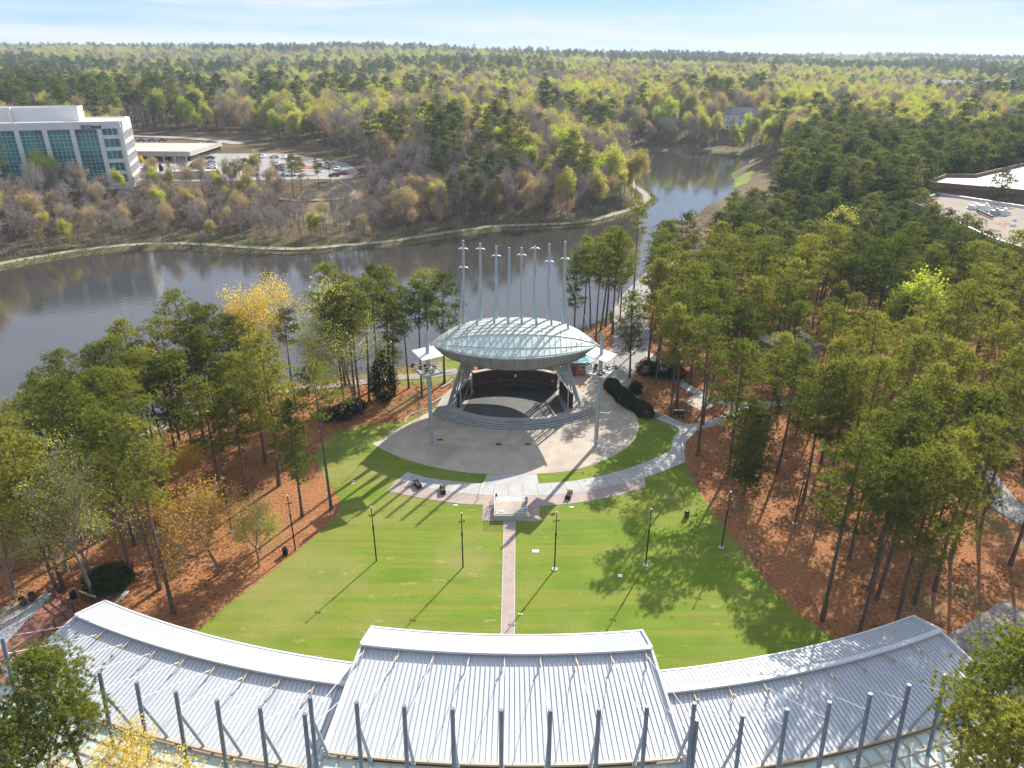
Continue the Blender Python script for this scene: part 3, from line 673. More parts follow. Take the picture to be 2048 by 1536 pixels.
# steel lattice legs carrying the roof
def lattice(s_, label):
    root = empty('roof_truss', label, 'truss', (SC.x+s_*10.6, 109, 1.2), group='steel trusses carrying the stage roof')
    def o_(v): return Vector(v)-root.location
    cx = SC.x
    foot = [Vector((cx+s_*(11.0-0.40*i-0.03*i*i), 107.3+1.45*i, 1.22)) for i in range(7)]
    head = [Vector((cx+s_*(8.1-0.28*i), 104.7+1.35*i, 11.0)) for i in range(7)]
    inn = [Vector((cx+s_*(8.9-0.30*i), 106.1+1.35*i, 4.35)) for i in range(7)]
    for i in (0, 1, 3, 5):
        MB().tube(o_(foot[i]), o_(head[i]), 0.20 if i == 0 else 0.15, n=10).build('column', M['steel'], root)
    d = MB()
    for i in range(6):
        d.tube(o_(foot[i]), o_(head[i+1]), 0.075, n=6); d.tube(o_(foot[i+1]), o_(head[i]), 0.075, n=6)
        d.tube(o_(inn[i]), o_(head[i+1]), 0.07, n=6); d.tube(o_(inn[i+1]), o_(head[i]), 0.07, n=6)
        d.tube(o_(foot[i].lerp(head[i], .5)), o_(foot[i+1].lerp(head[i+1], .5)), 0.075, n=6)
        d.tube(o_(foot[i].lerp(head[i], .75)), o_(inn[i].lerp(head[i], .5)), 0.06, n=6)
    d.build('bracing', M['steel'], root)
    c = MB(); hd = MB()
    for i in range(6):
        c.tube(o_(inn[i]), o_(inn[i+1]), 0.11, n=8)
    for i in range(6): hd.tube(o_(head[i]), o_(head[i+1]), 0.13, n=8)
    c.build('lower_chord', M['steel'], root); hd.build('upper_chord', M['steel'], root)
    for i in (0, 6): MB().tube(o_((inn[i].x, inn[i].y, 1.22)), o_(inn[i]), 0.14, n=8).build('post', M['steel'], root)
    return root
lattice(-1, 'leaning grey steel truss under the left end of the stage roof')
lattice(1, 'leaning grey steel truss under the right end of the stage roof')

# lens-shaped roof
lens = empty('stage_roof', 'lens-shaped pale green glass and metal roof over the stage', 'roof', (SC.x, 106, 12.3))
def lo(v): return Vector(v)-lens.location
NU = 32
amax = math.degrees(math.asin(13.6/19.2))
def lens_pt(u, t_):
    f = sp(19.2, u*amax, 12.3)
    yb = 105.65+13.6*(1-abs(u)**3.2)
    x = f.x; w = (1-u*u)
    hprof = np.interp(t_, [0, 0.24, 0.42, 0.56, 0.72, 0.86, 1.0], [0, 2.2, 2.8, 2.75, 1.9, 0.4, -1.8])
    return Vector((x*(1-0.0*t_), f.y+(yb-f.y)*t_, 12.3+hprof*w**1.08))
U = [-1+2*i/NU for i in range(NU+1)]
def rows(ts): return [[lo(lens_pt(u, t_)) for u in U] for t_ in ts]
MB().grid(rows([0, 0.08, 0.16, 0.24])).build('front_glazing', M['roofglass'], lens)
gb = MB()
for u in [x*0.99 for x in U]:
    big = abs((u/0.99*NU/2) % 4) < 1e-3
    gb.beam(lo(lens_pt(u, 0))+Vector((0, 0, .04)), lo(lens_pt(u, 0.24))+Vector((0, 0, .04)), 0.14 if big else 0.04, 0.08)
gb.cur = 1
for t_ in (0.015, 0.10, 0.24):
    for i in range(NU): gb.beam(lo(lens_pt(U[i], t_))+Vector((0, 0, .05)), lo(lens_pt(U[i+1], t_))+Vector((0, 0, .05)), 0.06, 0.08)
gb.build('glazing_ribs', [mat('pale_ribs', (.48, .515, .485), .6), mat('thin_tan_bars', (.42, .42, .37), .6)], lens)
MB().grid(rows([0.24, 0.33, 0.42, 0.49, 0.56, 0.64, 0.72, 0.79, 0.86, 0.93, 1.0])).build('top_shell', M['shellroof'], lens)
sb = MB()
for t_ in (0.30, 0.36, 0.42, 0.50, 0.60, 0.72):
    for i in range(NU): sb.beam(lo(lens_pt(U[i], t_))+Vector((0, 0, .03)), lo(lens_pt(U[i+1], t_))+Vector((0, 0, .03)), 0.035, 0.05)
for i in range(0, NU+1, 4):
    for a, b_ in ((0.24, 0.42), (0.42, 0.56), (0.56, 0.72), (0.72, 0.86), (0.86, 1.0)): sb.beam(lo(lens_pt(U[i], a))+Vector((0, 0, .05)), lo(lens_pt(U[i], b_))+Vector((0, 0, .05)), 0.08, 0.08)
sb.build('shell_seams', mat('seam_grey', (.42, .46, .425), .65), lens)
lipm = MB()
for i in range(NU): lipm.beam(lo(lens_pt(U[i], 0))+Vector((0, -.06, -.08)), lo(lens_pt(U[i+1], 0))+Vector((0, -.06, -.08)), 0.14, 0.26)
for i in range(NU): lipm.beam(lo(lens_pt(U[i], 1))+Vector((0, .06, -.08)), lo(lens_pt(U[i+1], 1))+Vector((0, .06, -.08)), 0.14, 0.26)
lipm.build('edge_trim', M['steel'], lens)
def und(u, k):
    f = lens_pt(u, 0); b_ = lens_pt(u, 1); w = (1-u*u)**0.6
    if k == 0: return f+Vector((0, 0, -0.2))
    if k == 1: return Vector((f.x*(1-0.03), f.y+1.55*w, 12.1-2.45*w))
    if k == 2: return Vector((f.x*(1-0.05), f.y+3.3*w, 12.1-1.7*w))
    return b_+Vector((0, 0, -0.2))
um = MB().grid([[lo(und(u, k)) for u in U] for k in range(4)])
um.build('soffit', M['soffit'], lens)
us = MB()
for i in range(2, NU-1, 2): us.beam(lo(und(U[i], 0)), lo(und(U[i], 1)), 0.06, 0.08)
for i in range(1, NU-1): us.beam(lo(und(U[i], 1)), lo(und(U[i+1], 1)), 0.14, 0.14)
us.build('soffit_ribs', M['steeldark'], lens)
# eight A-shaped masts with white wing ornaments
tops = [(931, 476), (966, 487), (994, 492), (1019, 496), (1041, 496), (1067, 493), (1093, 488), (1124, 478)]
uu = [-0.572, -0.380, -0.205, -0.065, 0.068, 0.212, 0.368, 0.545]
wings = {0: [0.905, 0.69], 1: [0.93], 2: [0.87], 4: [0.90], 6: [0.78], 7: [0.80], 5: [0.97]}
rm_top = 12.2
for i, u in enumerate(uu):
    f = lens_pt(u, 0.60)+Vector((0, 0, -0.05)); xt = f.x*0.985; top = Vector((xt, f.y+0.25, 27.2+3.0*abs(u)**1.5-0.6))
    lab = f'{ordn[i]} of eight stage roof masts from the left'+(', white wings near its tip' if i in wings else ', without wings')
    root = empty('stage_mast', lab, 'mast', f, group='masts standing on the stage roof')
    def o_(v): return Vector(v)-root.location
    b_ = MB(); b_.tube(o_(f), o_(top), 0.27, 0.19, n=12); b_.build('pole', M['steel'], root)
    g_ = lens_pt(u*1.09, 0.44)
    j = f.lerp(top, 0.62)
    s_ = MB(); s_.tube(o_(g_-Vector((0, 0, .05))), o_(j), 0.20, 0.15, n=10); s_.build('strut', M['steel'], root)
    for wz in wings.get(i, []):
        p = f.lerp(top, wz); w_ = MB()
        for sgn in (-1, 1):
            L = []
            for k in range(7):
                q = k/6; L.append((sgn*(0.05+0.72*q), -0.25*0, 0.24*math.sin(q*2.6)-0.18*q))
            r0 = [o_(p+Vector((a, -0.30-0.12*(1-k/6)*0+0.0, c))) for k, (a, _, c) in enumerate(L)]
            r1 = [o_(p+Vector((a, -0.30+0.32*(1-0.75*k/6), c+0.05))) for k, (a, _, c) in enumerate(L)]
            r2 = [v-Vector((0, 0, 0.05)) for v in r1]; r3 = [v-Vector((0, 0, 0.05)) for v in r0]
            w_.grid([r0, r1, r2, r3, r0])
        w_.build('wings', M['white'], root)
    # thin stays to the roof tips
    c_ = MB(); tip = lens_pt(-0.93 if u < 0 else 0.93, 0.5)
    c_.tube(o_(f.lerp(top, 0.86)), o_(lens_pt(np.clip(u*1.5, -0.93, 0.93), 0.24)+Vector((0, 0, .1))), 0.022, n=4)
    if i in (0, 7): c_.tube(o_(f.lerp(top, 0.7)), o_(tip), 0.04, n=5)
    c_.build('stay_cable', M['steel'], root)
    # little post at the crease
    lp = lens_pt(u*1.35, 0.245); MB().tube(o_(lp), o_(lp+Vector((0, 0, 0.9))), 0.06, n=6).build('cable_post', M['steel'], root)

# ================================================================ light towers at both sides of the plaza
def tower(x, y, s_, label):
    root = empty('light_tower', label, 'light tower', (x, y, 0), group='light towers beside the plaza')
    H_ = 18.7
    b = MB(); b.tube((0, 0, 0), (0, 0, H_-0.8), 0.31, 0.29, n=16)
    n = 16
    vs = [(0.29*math.cos(2*PI*i/n), 0.29*math.sin(2*PI*i/n), H_-0.8) for i in range(n)]+[(0.29*math.cos(2*PI*i/n), 0.29*math.sin(2*PI*i/n), H_-0.2-s_*0.7*math.cos(2*PI*i/n)*0.9) for i in range(n)]
    b.add(vs, [(i, (i+1) % n, n+(i+1) % n, n+i) for i in range(n)]+[tuple(range(n, 2*n))], False); b.box((0, 0, 0.06), (1.0, 1.0, 0.12)); b.box((0.25, -0.35, 0.9), (0.25, 0.2, 0.5))
    b.build('pole', M['steel'], root)
    Mx = Matrix.Rotation(math.radians(45+s_*12), 3, 'Z')@Matrix.Rotation(math.radians(7), 3, 'X')
    MB().box((0, 0, 15.25), (3.4, 3.4, 0.12), M=Mx).build('sunshade', M['steelw'], root)
    Mz = Matrix.Rotation(math.radians(45+s_*12), 3, 'Z')
    dk = MB(); dk.box((0, 0, 12.45), (2.9, 2.9, 0.06), M=Mz)
    dk.cur = 1
    for k in range(4):
        R_ = Matrix.Rotation(math.radians(45+s_*12+90*k), 3, 'Z'); dk.box(R_@Vector((0, 1.5, 12.42)), (3.1, 0.12, 0.34), M=R_)
    dk.build('deck', [M['mullion'], M['steel']], root)
    rl = MB()
    for k in range(4):
        R_ = Matrix.Rotation(math.radians(45+s_*12+90*k), 3, 'Z')
        for zz in (13.0, 13.4, 13.8): rl.tube(R_@Vector((-1.5, 1.5, zz)), R_@Vector((1.5, 1.5, zz)), 0.03, n=5)
        rl.tube(R_@Vector((-1.5, 1.5, 12.5)), R_@Vector((-1.5, 1.5, 15.1)), 0.05, n=6)
    rl.build('railing', M['steelw'], root)
    rr = random.Random(int(x*10))
    for k in range(9):
        R_ = Matrix.Rotation(math.radians(30+45*k+rr.uniform(-15, 15)), 3, 'Z'); q = R_@Vector((0, rr.uniform(.75, 1.25), 12.75+rr.uniform(0, .5)))
        l_ = MB(); d_ = (R_@Vector((0, .5, -.28))).normalized(); l_.tube(q-d_*0.25, q+d_*0.3, 0.16, 0.25, n=8); l_.tube(q, q-Vector((0, 0, 0.3)), 0.04, n=5)
        l_.build('spotlight', M['black'], root)
    l_ = MB(); q = Vector((s_*2.3, 0, 13.5)); l_.tube((s_*1.3, 0, 13.4), q, 0.05, n=5); l_.tube(q, q+Vector((0, -.35, -.25)), 0.18, 0.26, n=8); l_.build('spotlight', M['black'], root)
    ar = MB(); z_ = 5.9; ar.tube((0, 0, z_), (s_*1.7, 0, z_-0.12), 0.05, n=6); ar.tube((s_*1.7, -.3, z_-.1), (s_*1.7, .3, z_-.15), 0.04, n=5); ar.tube((s_*1.5, 0, z_-.4), (s_*1.9, 0, z_+.2), 0.05, n=5)
    ar.build('side_arm', M['white'], root)
a = at(864, 890); tower(a.x, a.y, -1, 'tall grey light tower with a white shade panel, left of the stage')
a = at(1191, 893); tower(a.x, a.y, 1, 'tall grey light tower with a white shade panel, right of the stage')

# ================================================================ slim black poles around the lawn
def slim_pole(px, py, h, label, disc=True, lean=0.0):
    p = at(px, py); root = empty('light_pole', label, 'light pole', (p.x, p.y, 0.02), group='black poles around the lawn')
    b = MB(); b.tube((0, 0, 0), (lean*0.6, 0, h*0.62), 0.085, 0.075, n=10); b.tube((lean*0.6, 0, h*0.62), (lean, 0, h), 0.06, 0.05, n=10)
    b.build('pole', M['black'], root)
    MB().lathe([(0.05, 0), (0.12, 0.03), (0.12, 0.1), (0.05, 0.16)], (lean, 0, h), 10).build('cap', M['steelw'], root)
    c = MB(); z_ = h*0.86; c.tube((lean-0.3, 0, z_), (lean+0.3, 0, z_), 0.035, n=6); c.box((lean-0.28, 0, z_-0.06), (0.14, 0.12, 0.18)); c.box((lean+0.28, 0, z_+0.06), (0.14, 0.12, 0.18)); c.tube((lean*.6, 0, h*.60), (lean*.6, 0, h*.66), 0.11, n=8)
    c.build('fittings', M['black'], root)
    if disc: MB().lathe([(0.36, 0), (0.36, 0.08), (0.30, 0.1)], (0, 0, 0), 16).build('base', M['whiteconc'], root)
slim_pole(753, 1122, 7.6, 'black pole on the lawn, the westernmost one standing on grass', False, -0.05)
slim_pole(926, 1135, 7.6, 'black pole on the lawn just left of the central path', False)
slim_pole(1109, 1139, 8.0, 'black pole with a white foot just right of the central path')
slim_pole(1291, 1131, 7.9, 'black pole with a white foot in the tree shade on the lawn')
slim_pole(1443, 1095, 8.0, 'black pole at the right edge of the lawn where grass meets pine straw', True, 0.05)
slim_pole(1589, 1047, 7.8, 'black pole in the pine straw, partly behind a pine crown')
slim_pole(591, 1100, 7.8, 'black pole at the left edge of the lawn beside the pine straw', False)
slim_pole(464, 1063, 7.8, 'black pole standing in the left grove, farthest from the lawn')

# ================================================================ raised platform on the path
pa = at(985, 1030, .87); pb = at(1057, 1030, .87); pc_ = at(1053, 968); pd = at(990, 968)
plat = empty('platform', 'raised pale concrete platform with white railings where the central path meets the walkway', 'platform', ((pa.x+pb.x)/2, (pa.y+pd.y)/2, 0))
x0, x1 = pa.x+0.15-plat.location.x, pb.x-0.1-plat.location.x; y0 = pa.y-plat.location.y; y1 = pd.y-plat.location.y
MB().box(((x0+x1)/2, (y0+y0+3.3)/2, 0.3), (x1-x0, 3.3, 1.0)).build('base', M['whiteconc'], plat)
MB().box(((x0+x1)/2, y0+1.65, 0.83), (x1-x0-0.5, 2.9, 0.07)).build('floor', M['plaza'], plat)
st = MB()
for k in range(5): st.box(((x0+x1)/2, y0+3.3+0.22+0.42*k, 0.35-0.08*k), (x1-x0-0.35, 0.44, 0.85-0.16*k))
st.build('steps', M['whiteconc'], plat)
rl = MB()
for xx in (x0+0.08, x1-0.08):
    for yy, zz in ((y0+0.1, 0.8), (y0+1.6, 0.8), (y0+3.2, 0.8), (y0+5.3, 0.1)): rl.tube((xx, yy, zz), (xx, yy, zz+1.05), 0.035, n=6)
    for dz in (0.35, 0.7, 1.05): rl.tube((xx, y0+0.1, 0.8+dz), (xx, y0+3.2, 0.8+dz), 0.028, n=5); rl.tube((xx, y0+3.2, 0.8+dz), (xx, y0+5.3, 0.1+dz), 0.028, n=5)
for dz in (0.35, 0.7, 1.05): rl.tube((x0+.08, y0+.1, .8+dz), (x1-.08, y0+.1, .8+dz), 0.028, n=5)
for k in range(1, 16): rl.tube((x0+(x1-x0)*k/16, y0+.1, .85), (x0+(x1-x0)*k/16, y0+.1, 1.85), 0.016, n=4)
rl.build('railing', M['white'], plat)
for nm, px, py, sz, m_, lab in (('crate', 1051, 1021, (0.35, 0.3, 0.28), mat('blue_plastic', (0.03, 0.2, 0.5), 0.5), 'small blue crate in the corner of the raised platform'),
                                ('speaker', 1053, 1004, (0.3, 0.55, 0.6), M['black'], 'small black box against the right railing of the platform'),
                                ('panel', 1003, 1023, (0.6, 0.4, 0.1), M['white'], 'white board lying on the platform near its front edge'),
                                ('planter', 992, 992, (0.3, 0.3, 0.3), M['holly'], 'small green pot plant at the left railing of the platform')):
    q = at(px, py, 0.87); tag(MB().box((0, 0, sz[2]/2), sz).box((0, 0, sz[2]+0.02), (sz[0]*0.7, sz[1]*0.7, 0.04)).build(nm, m_), lab, nm).location = (q.x, q.y, 0.87)
# handrails of the walkway left of the platform
for j, (p, q, lab) in enumerate((((968, 975), (963, 987), 'short white handrail on the walkway left of the platform'), ((964, 989), (958, 1000), 'short white handrail on the pink pavers left of the platform'))):
    p = at(*p); q = at(*q); r_ = MB(); r_.tube((p.x, p.y, 0.95), (q.x, q.y, 0.95), 0.035, n=6); r_.tube((p.x, p.y, 0), (p.x, p.y, 0.95), 0.03, n=6); r_.tube((q.x, q.y, 0), (q.x, q.y, 0.95), 0.03, n=6); r_.tube((p.x, p.y, 0.5), (q.x, q.y, 0.5), 0.025, n=6)
    tag(r_.build('handrail', M['white']), lab, 'handrail')
# wooden rail frame beside the platform
p = at(977, 1012); r_ = MB()
for k in range(3): r_.tube((p.x, p.y-1.0*k, 0.05), (p.x, p.y-1.0*k, 1.0), 0.03, n=5)
for z_ in (.5, 1.0): r_.tube((p.x, p.y, z_), (p.x, p.y-2, z_), 0.025, n=5)
tag(r_.build('handrail', M['mullion']), 'tan metal rail on the pavers against the left side of the platform', 'handrail')

def planter(px, py, rz, label, flowers=True):
    q = at(px, py); root = empty('planter', label, 'planter', (q.x, q.y, 0.06), rz, 'dark planter boxes on the paver strip')
    b = MB(); w, l, h = 0.62, 1.5, 0.6
    for s_ in (-1, 1): b.box((s_*(w/2-.04), 0, h/2), (.08, l, h)); b.box((0, s_*(l/2-.04), h/2), (w-.16, .08, h))
    for s_ in (-1, 1):
        for u_ in (-1, 1): b.box((s_*w/2, u_*l/2, h/2), (.1, .1, h+.04))
    b.build('box', M['black'], root); MB().box((0, 0, h-.1), (w-.16, l-.16, .06)).build('soil', M['soil'], root)
    if flowers:
        r_ = random.Random(px); f_ = MB(); g_ = MB()
        for k in range(26):
            x, y, z_ = r_.uniform(-.2, .2), r_.uniform(-.6, .6), h+r_.uniform(0, .16)
            (f_ if k % 2 else g_).lathe([(0.01, 0), (0.07, 0.04), (0.05, 0.09)], (x, y, z_), 5)
        f_.build('flowers', M['yellow'], root); g_.build('leaves', M['holly'], root)
planter(835, 973, 0.5, 'plain dark planter box on the paver strip, farthest left, lid closed', False)
planter(886, 984, 0.15, 'dark planter box with orange blooms, second from the left on the pavers')
planter(1138, 994, -0.25, 'long dark planter with yellow flowers on the right side of the paver strip')
# low bench beside the first planter
for px, py, rz, lab in ((826, 971, 0.1, 'low pale stone bench beside the leftmost planter'), (518, 857, 0.4, 'pale picnic bench in the left grove nearest the lakeside path'), (545, 908, 0.5, 'pale picnic bench in the left grove behind the orange-leaved tree')):
    q = at(px, py); b = empty('bench', lab, 'bench', (q.x, q.y, 0.05), rz)
    MB().box((0, 0, 0.43), (1.6, 0.4, 0.08)).build('seat', M['whiteconc'], b)
    for s_ in (-1, 1): MB().box((s_*0.6, 0, 0.2), (0.1, 0.34, 0.39)).build('leg', M['concrete'], b)
# bins
def bin_(px, py, label, z=0.0, col='postwood'):
    q = at(px, py); root = empty('trash_bin', label, 'trash bin', (q.x, q.y, z), 0, 'round slatted trash bins')
    b = MB(); b.lathe([(0.26, 0), (0.29, 0.1), (0.30, 0.85)], (0, 0, 0), 18)
    for k in range(18): b.box((0.305*math.cos(k*PI/9), 0.305*math.sin(k*PI/9), 0.45), (0.03, 0.07, 0.8), rz=k*PI/9)
    b.build('body', M[col], root); MB().lathe([(0.33, 0.85), (0.34, 0.95), (0.2, 1.02), (0.18, 0.97)], (0, 0, 0), 18).build('lid', M['black'], root)
bin_(1373, 1034, 'dark round trash bin standing alone on the shaded lawn')
bin_(1352, 812, 'dark round trash bin in the pine straw beside the picnic pad')
bin_(66, 1200, 'round trash bin by the brick overlook, the one farther from the camera')
bin_(47, 1210, 'round trash bin by the brick overlook, the one nearer the camera')
bin_(571, 1109, 'dark trash bin near the left lawn edge pole', 0, 'black')
bin_(148, 1196, 'dark trash bin standing between the rail posts and the sycamore', 0, 'black')
# valve covers on the turf
for i, (px, py, w, d_, lab) in enumerate([(911, 1011, .9, .35, 'white cover plate in the grass at the paver edge left of the path'), (1143, 1015, .9, .35, 'white cover plate in the grass at the paver edge right of the path'),
        (1071, 1103, 1.3, .8, 'largest white cover plate on the lawn right of the path'), (1240, 1152, .8, .8, 'pale stony patch of a cover in the shaded lawn'), (707, 962, .7, .25, 'upper of two small white plates on the lawn left of the pavers'), (705, 967, .6, .25, 'lower of two small white plates on the lawn left of the pavers'),
        (1038, 1229, .35, .25, 'small white cap beside the path near the central roof, left of its pair'), (1043, 1229, .35, .25, 'small white cap beside the path near the central roof, right of its pair'), (1005, 1058, .3, .2, 'tiny white cap in the grass left of the path start')]):
    q = at(px, py); w, d_ = w*.62, d_*.62; o = MB().box((0, 0, 0.03), (w, d_, 0.06)).box((0, 0, 0.065), (w*.8, d_*.7, 0.02)).build('cover_plate', M['white']); o.location = (q.x, q.y, 0.02); tag(o, lab, 'cover plate', 'white cover plates in the turf')
# equipment pair at path end, cones
for px, py, lab in ((1160, 771, 'orange traffic cone beside the right stage truss, nearer the stage'), (1163, 770, 'orange traffic cone beside the right stage truss, farther from the stage')):
    q = at(px, py); o = MB().lathe([(0.2, 0), (0.2, 0.04), (0.13, 0.05), (0.03, 0.7)], (0, 0, 0), 12).build('traffic_cone', mat('cone_orange', (0.8, 0.18, 0.03), 0.5)); o.location = (q.x, q.y, 0.05); tag(o, lab, 'traffic cone')
# orange booth behind the right truss
q = at(1160, 752); bo = empty('ticket_booth', 'small orange timber booth with a teal roof, behind the right light tower', 'booth', (q.x, q.y+1.5, 0.05))
MB().box((0, 0, 1.35), (4.2, 3.2, 2.7)).build('wall', M['orangewood'], bo)
MB().box((0, 0, 2.85), (4.9, 3.9, 0.25), M=Matrix.Rotation(0.08, 3, 'X')).build('roof', mat('teal_roof', (0.12, 0.35, 0.36), 0.5), bo)
w_ = MB().box((0.4, -1.62, 1.7), (1.1, 0.06, 0.9)).build('window', M['white'], bo); MB().box((0.4, -1.67, 1.7), (0.9, 0.04, 0.7)).build('pane', M['bluglass'], w_)
MB().box((-1.2, -1.62, 1.05), (0.8, 0.06, 2.0)).build('door', M['postwood'], bo)
# curved white hoses / kerbs left of the stage
def kerb(L, label, w=0.25, h=0.22, m='whiteconc', name='low_wall'):
    P = [at(*p) for p in curve_pts(L, 4)]; k = MB()
    for i in range(len(P)-1): k.beam((P[i].x, P[i].y, h/2), (P[i+1].x, P[i+1].y, h/2), w, h)
    return tag(k.build(name, M[m]), label, 'wall')
kerb([(918, 764), (905, 778), (885, 795), (860, 810)], 'pale curved kerb beside the left truss running down to the plaza')
kerb([(905, 760), (895, 769), (883, 776)], 'short pale curved kerb just left of the stage')
kerb([(908, 744), (895, 746), (882, 747)], 'short straight pale kerb behind the left light tower')
kerb([(855, 818), (830, 826), (814, 836), (810, 846)], 'pale hook-shaped kerb in the pine straw at the left corner of the plaza', 0.14, 0.15)
kerb([(1232, 764), (1262, 788), (1300, 820), (1325, 832), (1365, 850)], 'long pale kerb running behind the clipped hedge down to the walkway', 0.25, 0.35)
kerb([(1368, 862), (1364, 885), (1368, 922)], 'short pale kerb at the right edge of the walkway bend', 0.25, 0.35)
# grills by the walkway
for px, lab in ((1352, 'black grill drum beside the walkway junction, left one'), (1361, 'black grill drum beside the walkway junction, right one')):
    q = at(px, 836); g_ = empty('grill', lab, 'grill', (q.x, q.y, 0.05)); MB().tube((-.5, 0, 1.0), (.5, 0, 1.0), 0.38, n=14).build('drum', M['black'], g_)
    for sx_ in (-.4, .4): MB().box((sx_, 0, .4), (.08, .4, .8)).build('leg', M['black'], g_)
    MB().box((0, 0, 1.42), (.9, .3, .06)).build('lid', M['steelw'], g_)

# rail posts of the brick overlook
fence_pts = [[(98, 1186), (112, 1196), (126, 1207), (140, 1217), (150, 1226)], [(150, 1226), (132, 1240), (112, 1258), (90, 1278), (64, 1301), (36, 1326), (6, 1352), (-30, 1384)]]
for i, L in enumerate(fence_pts):
    root = empty('post_fence', ['weathered wooden post-and-rail fence along the far side of the brick overlook', 'weathered post fence running from the overlook corner towards the camera'][i], 'fence', at(*L[0]))
    P = [at(*p) for p in L]
    for p in P: MB().box(p-root.location+Vector((0, 0, .62)), (.16, .16, 1.24), rz=.5).build('post', M['postwood'], root)
    rr_ = MB()
    for a, b in zip(P, P[1:]):
        for z_ in ((1.05, .6) if i == 0 else (1.1,)): rr_.beam(a-root.location+Vector((0, 0, z_)), b-root.location+Vector((0, 0, z_)), .06, .12 if i == 0 else .05)
    rr_.build('rail', M['postwood'], root)
L = [(163, 1198), (172, 1203), (182, 1206), (196, 1210)]
root = empty('wooden_ramp_rail', 'wooden ramp railing with a pale top board at the left end of the pavilion roof', 'fence', at(*L[0])); P = [at(*p) for p in L]
for p in P:
    MB().box(p-root.location+Vector((0, 0, .55)), (.13, .13, 1.1)).build('post', M['postwood'], root)
MB().beam(P[0]-root.location+Vector((0, 0, 1.13)), P[-1]-root.location+Vector((0, 0, 1.13)), .22, .07).build('top_board', M['mullion'], root)
q = at(170, 1226); tag(MB().tube((0, 0, 0), (-.5, .6, 5.6), .07, .06, n=8).tube((-.5, .6, 5.6), (-.5, .6, 5.8), .1, n=8).build('wooden_pole', M['postwood']), 'tall thin dark wooden pole standing at the overlook corner', 'pole').location = (q.x, q.y, 0)
p, q = at(55, 1208), at(-15, 1262); tag(MB().tube((p.x, p.y, .9), (q.x, q.y, .9), .035, n=5).build('caution_strap', M['rope']), 'yellow caution strap stretched from a bin by the brick overlook', 'strap')
p, q = at(253, 1184), at(226, 1214); tag(MB().beam((p.x, p.y, .08), (q.x, q.y, .08), .35, .12).beam((p.x+.3, p.y, .16), (q.x+.5, q.y+1.0, .16), .2, .05).build('loose_boards', M['whiteconc']), 'pale loose boards lying on the pine straw near the sycamore', 'boards')

# ================================================================ TREES
def norm(a): return a/np.maximum(np.linalg.norm(a, axis=-1, keepdims=True), 1e-9)
def tri_mesh(name, V, m, quads=False):
    """V: (n,3,3) triangles"""
    n, k = V.shape[0], V.shape[1]
    me = bpy.data.meshes.new(name); me.vertices.add(n*k); me.vertices.foreach_set('co', V.reshape(-1).astype(np.float32))
    me.loops.add(n*k); me.loops.foreach_set('vertex_index', np.arange(n*k, dtype=np.int32))
    me.polygons.add(n); me.polygons.foreach_set('loop_start', np.arange(0, n*k, k, dtype=np.int32)); me.update(calc_edges=True)
    me.materials.append(m); return me
def blades(P, D, n, L, w, spread, r):
    """n needle bundles around every tuft P pointing roughly along D"""
    T = len(P); c = np.repeat(P, n, 0); d = norm(np.repeat(D, n, 0)+spread*r.normal(size=(T*n, 3)))
    side = norm(np.cross(d, r.normal(size=(T*n, 3)))); l = L*r.uniform(0.6, 1.25, (T*n, 1)); ww = w*r.uniform(0.7, 1.3, (T*n, 1))
    b0 = c+d*0.05
    return np.stack([b0-side*ww/2, b0+side*ww/2, b0+d*l], 1)
def leaves(P, n, jit, size, r):
    c = np.repeat(P, n, 0)+r.normal(size=(len(P)*n, 3))*jit
    a = norm(r.normal(size=c.shape)); b = norm(np.cross(a, r.normal(size=c.shape))); s = size*r.uniform(0.5, 1.2, (len(c), 1))
    return np.stack([c-a*s*.5, c+b*s*.35, c+a*s*.5, c-b*s*.35], 1)
def prisms(segs, n=4):
    """segs: rows (ax,ay,az,bx,by,bz,r0,r1) -> quads (m*n,4,3)"""
    s = np.asarray(segs, float); a = s[:, :3]; b = s[:, 3:6]; d = norm(b-a)
    x = norm(np.cross(d, np.tile([0.31, 0.17, 0.93], (len(s), 1)))); y = np.cross(d, x)
    out = []
    for i in range(n):
        t0, t1 = 2*PI*i/n, 2*PI*(i+1)/n
        def p(c, r, t): return c+(x*math.cos(t)+y*math.sin(t))*r[:, None]
        out.append(np.stack([p(a, s[:, 6], t0), p(a, s[:, 6], t1), p(b, s[:, 7], t1), p(b, s[:, 7], t0)], 1))
    return np.concatenate(out)
def quad_mesh(name, Q, m):
    me = tri_mesh(name, Q, m); me.polygons.foreach_set('use_smooth', [True]*len(me.polygons)); return me
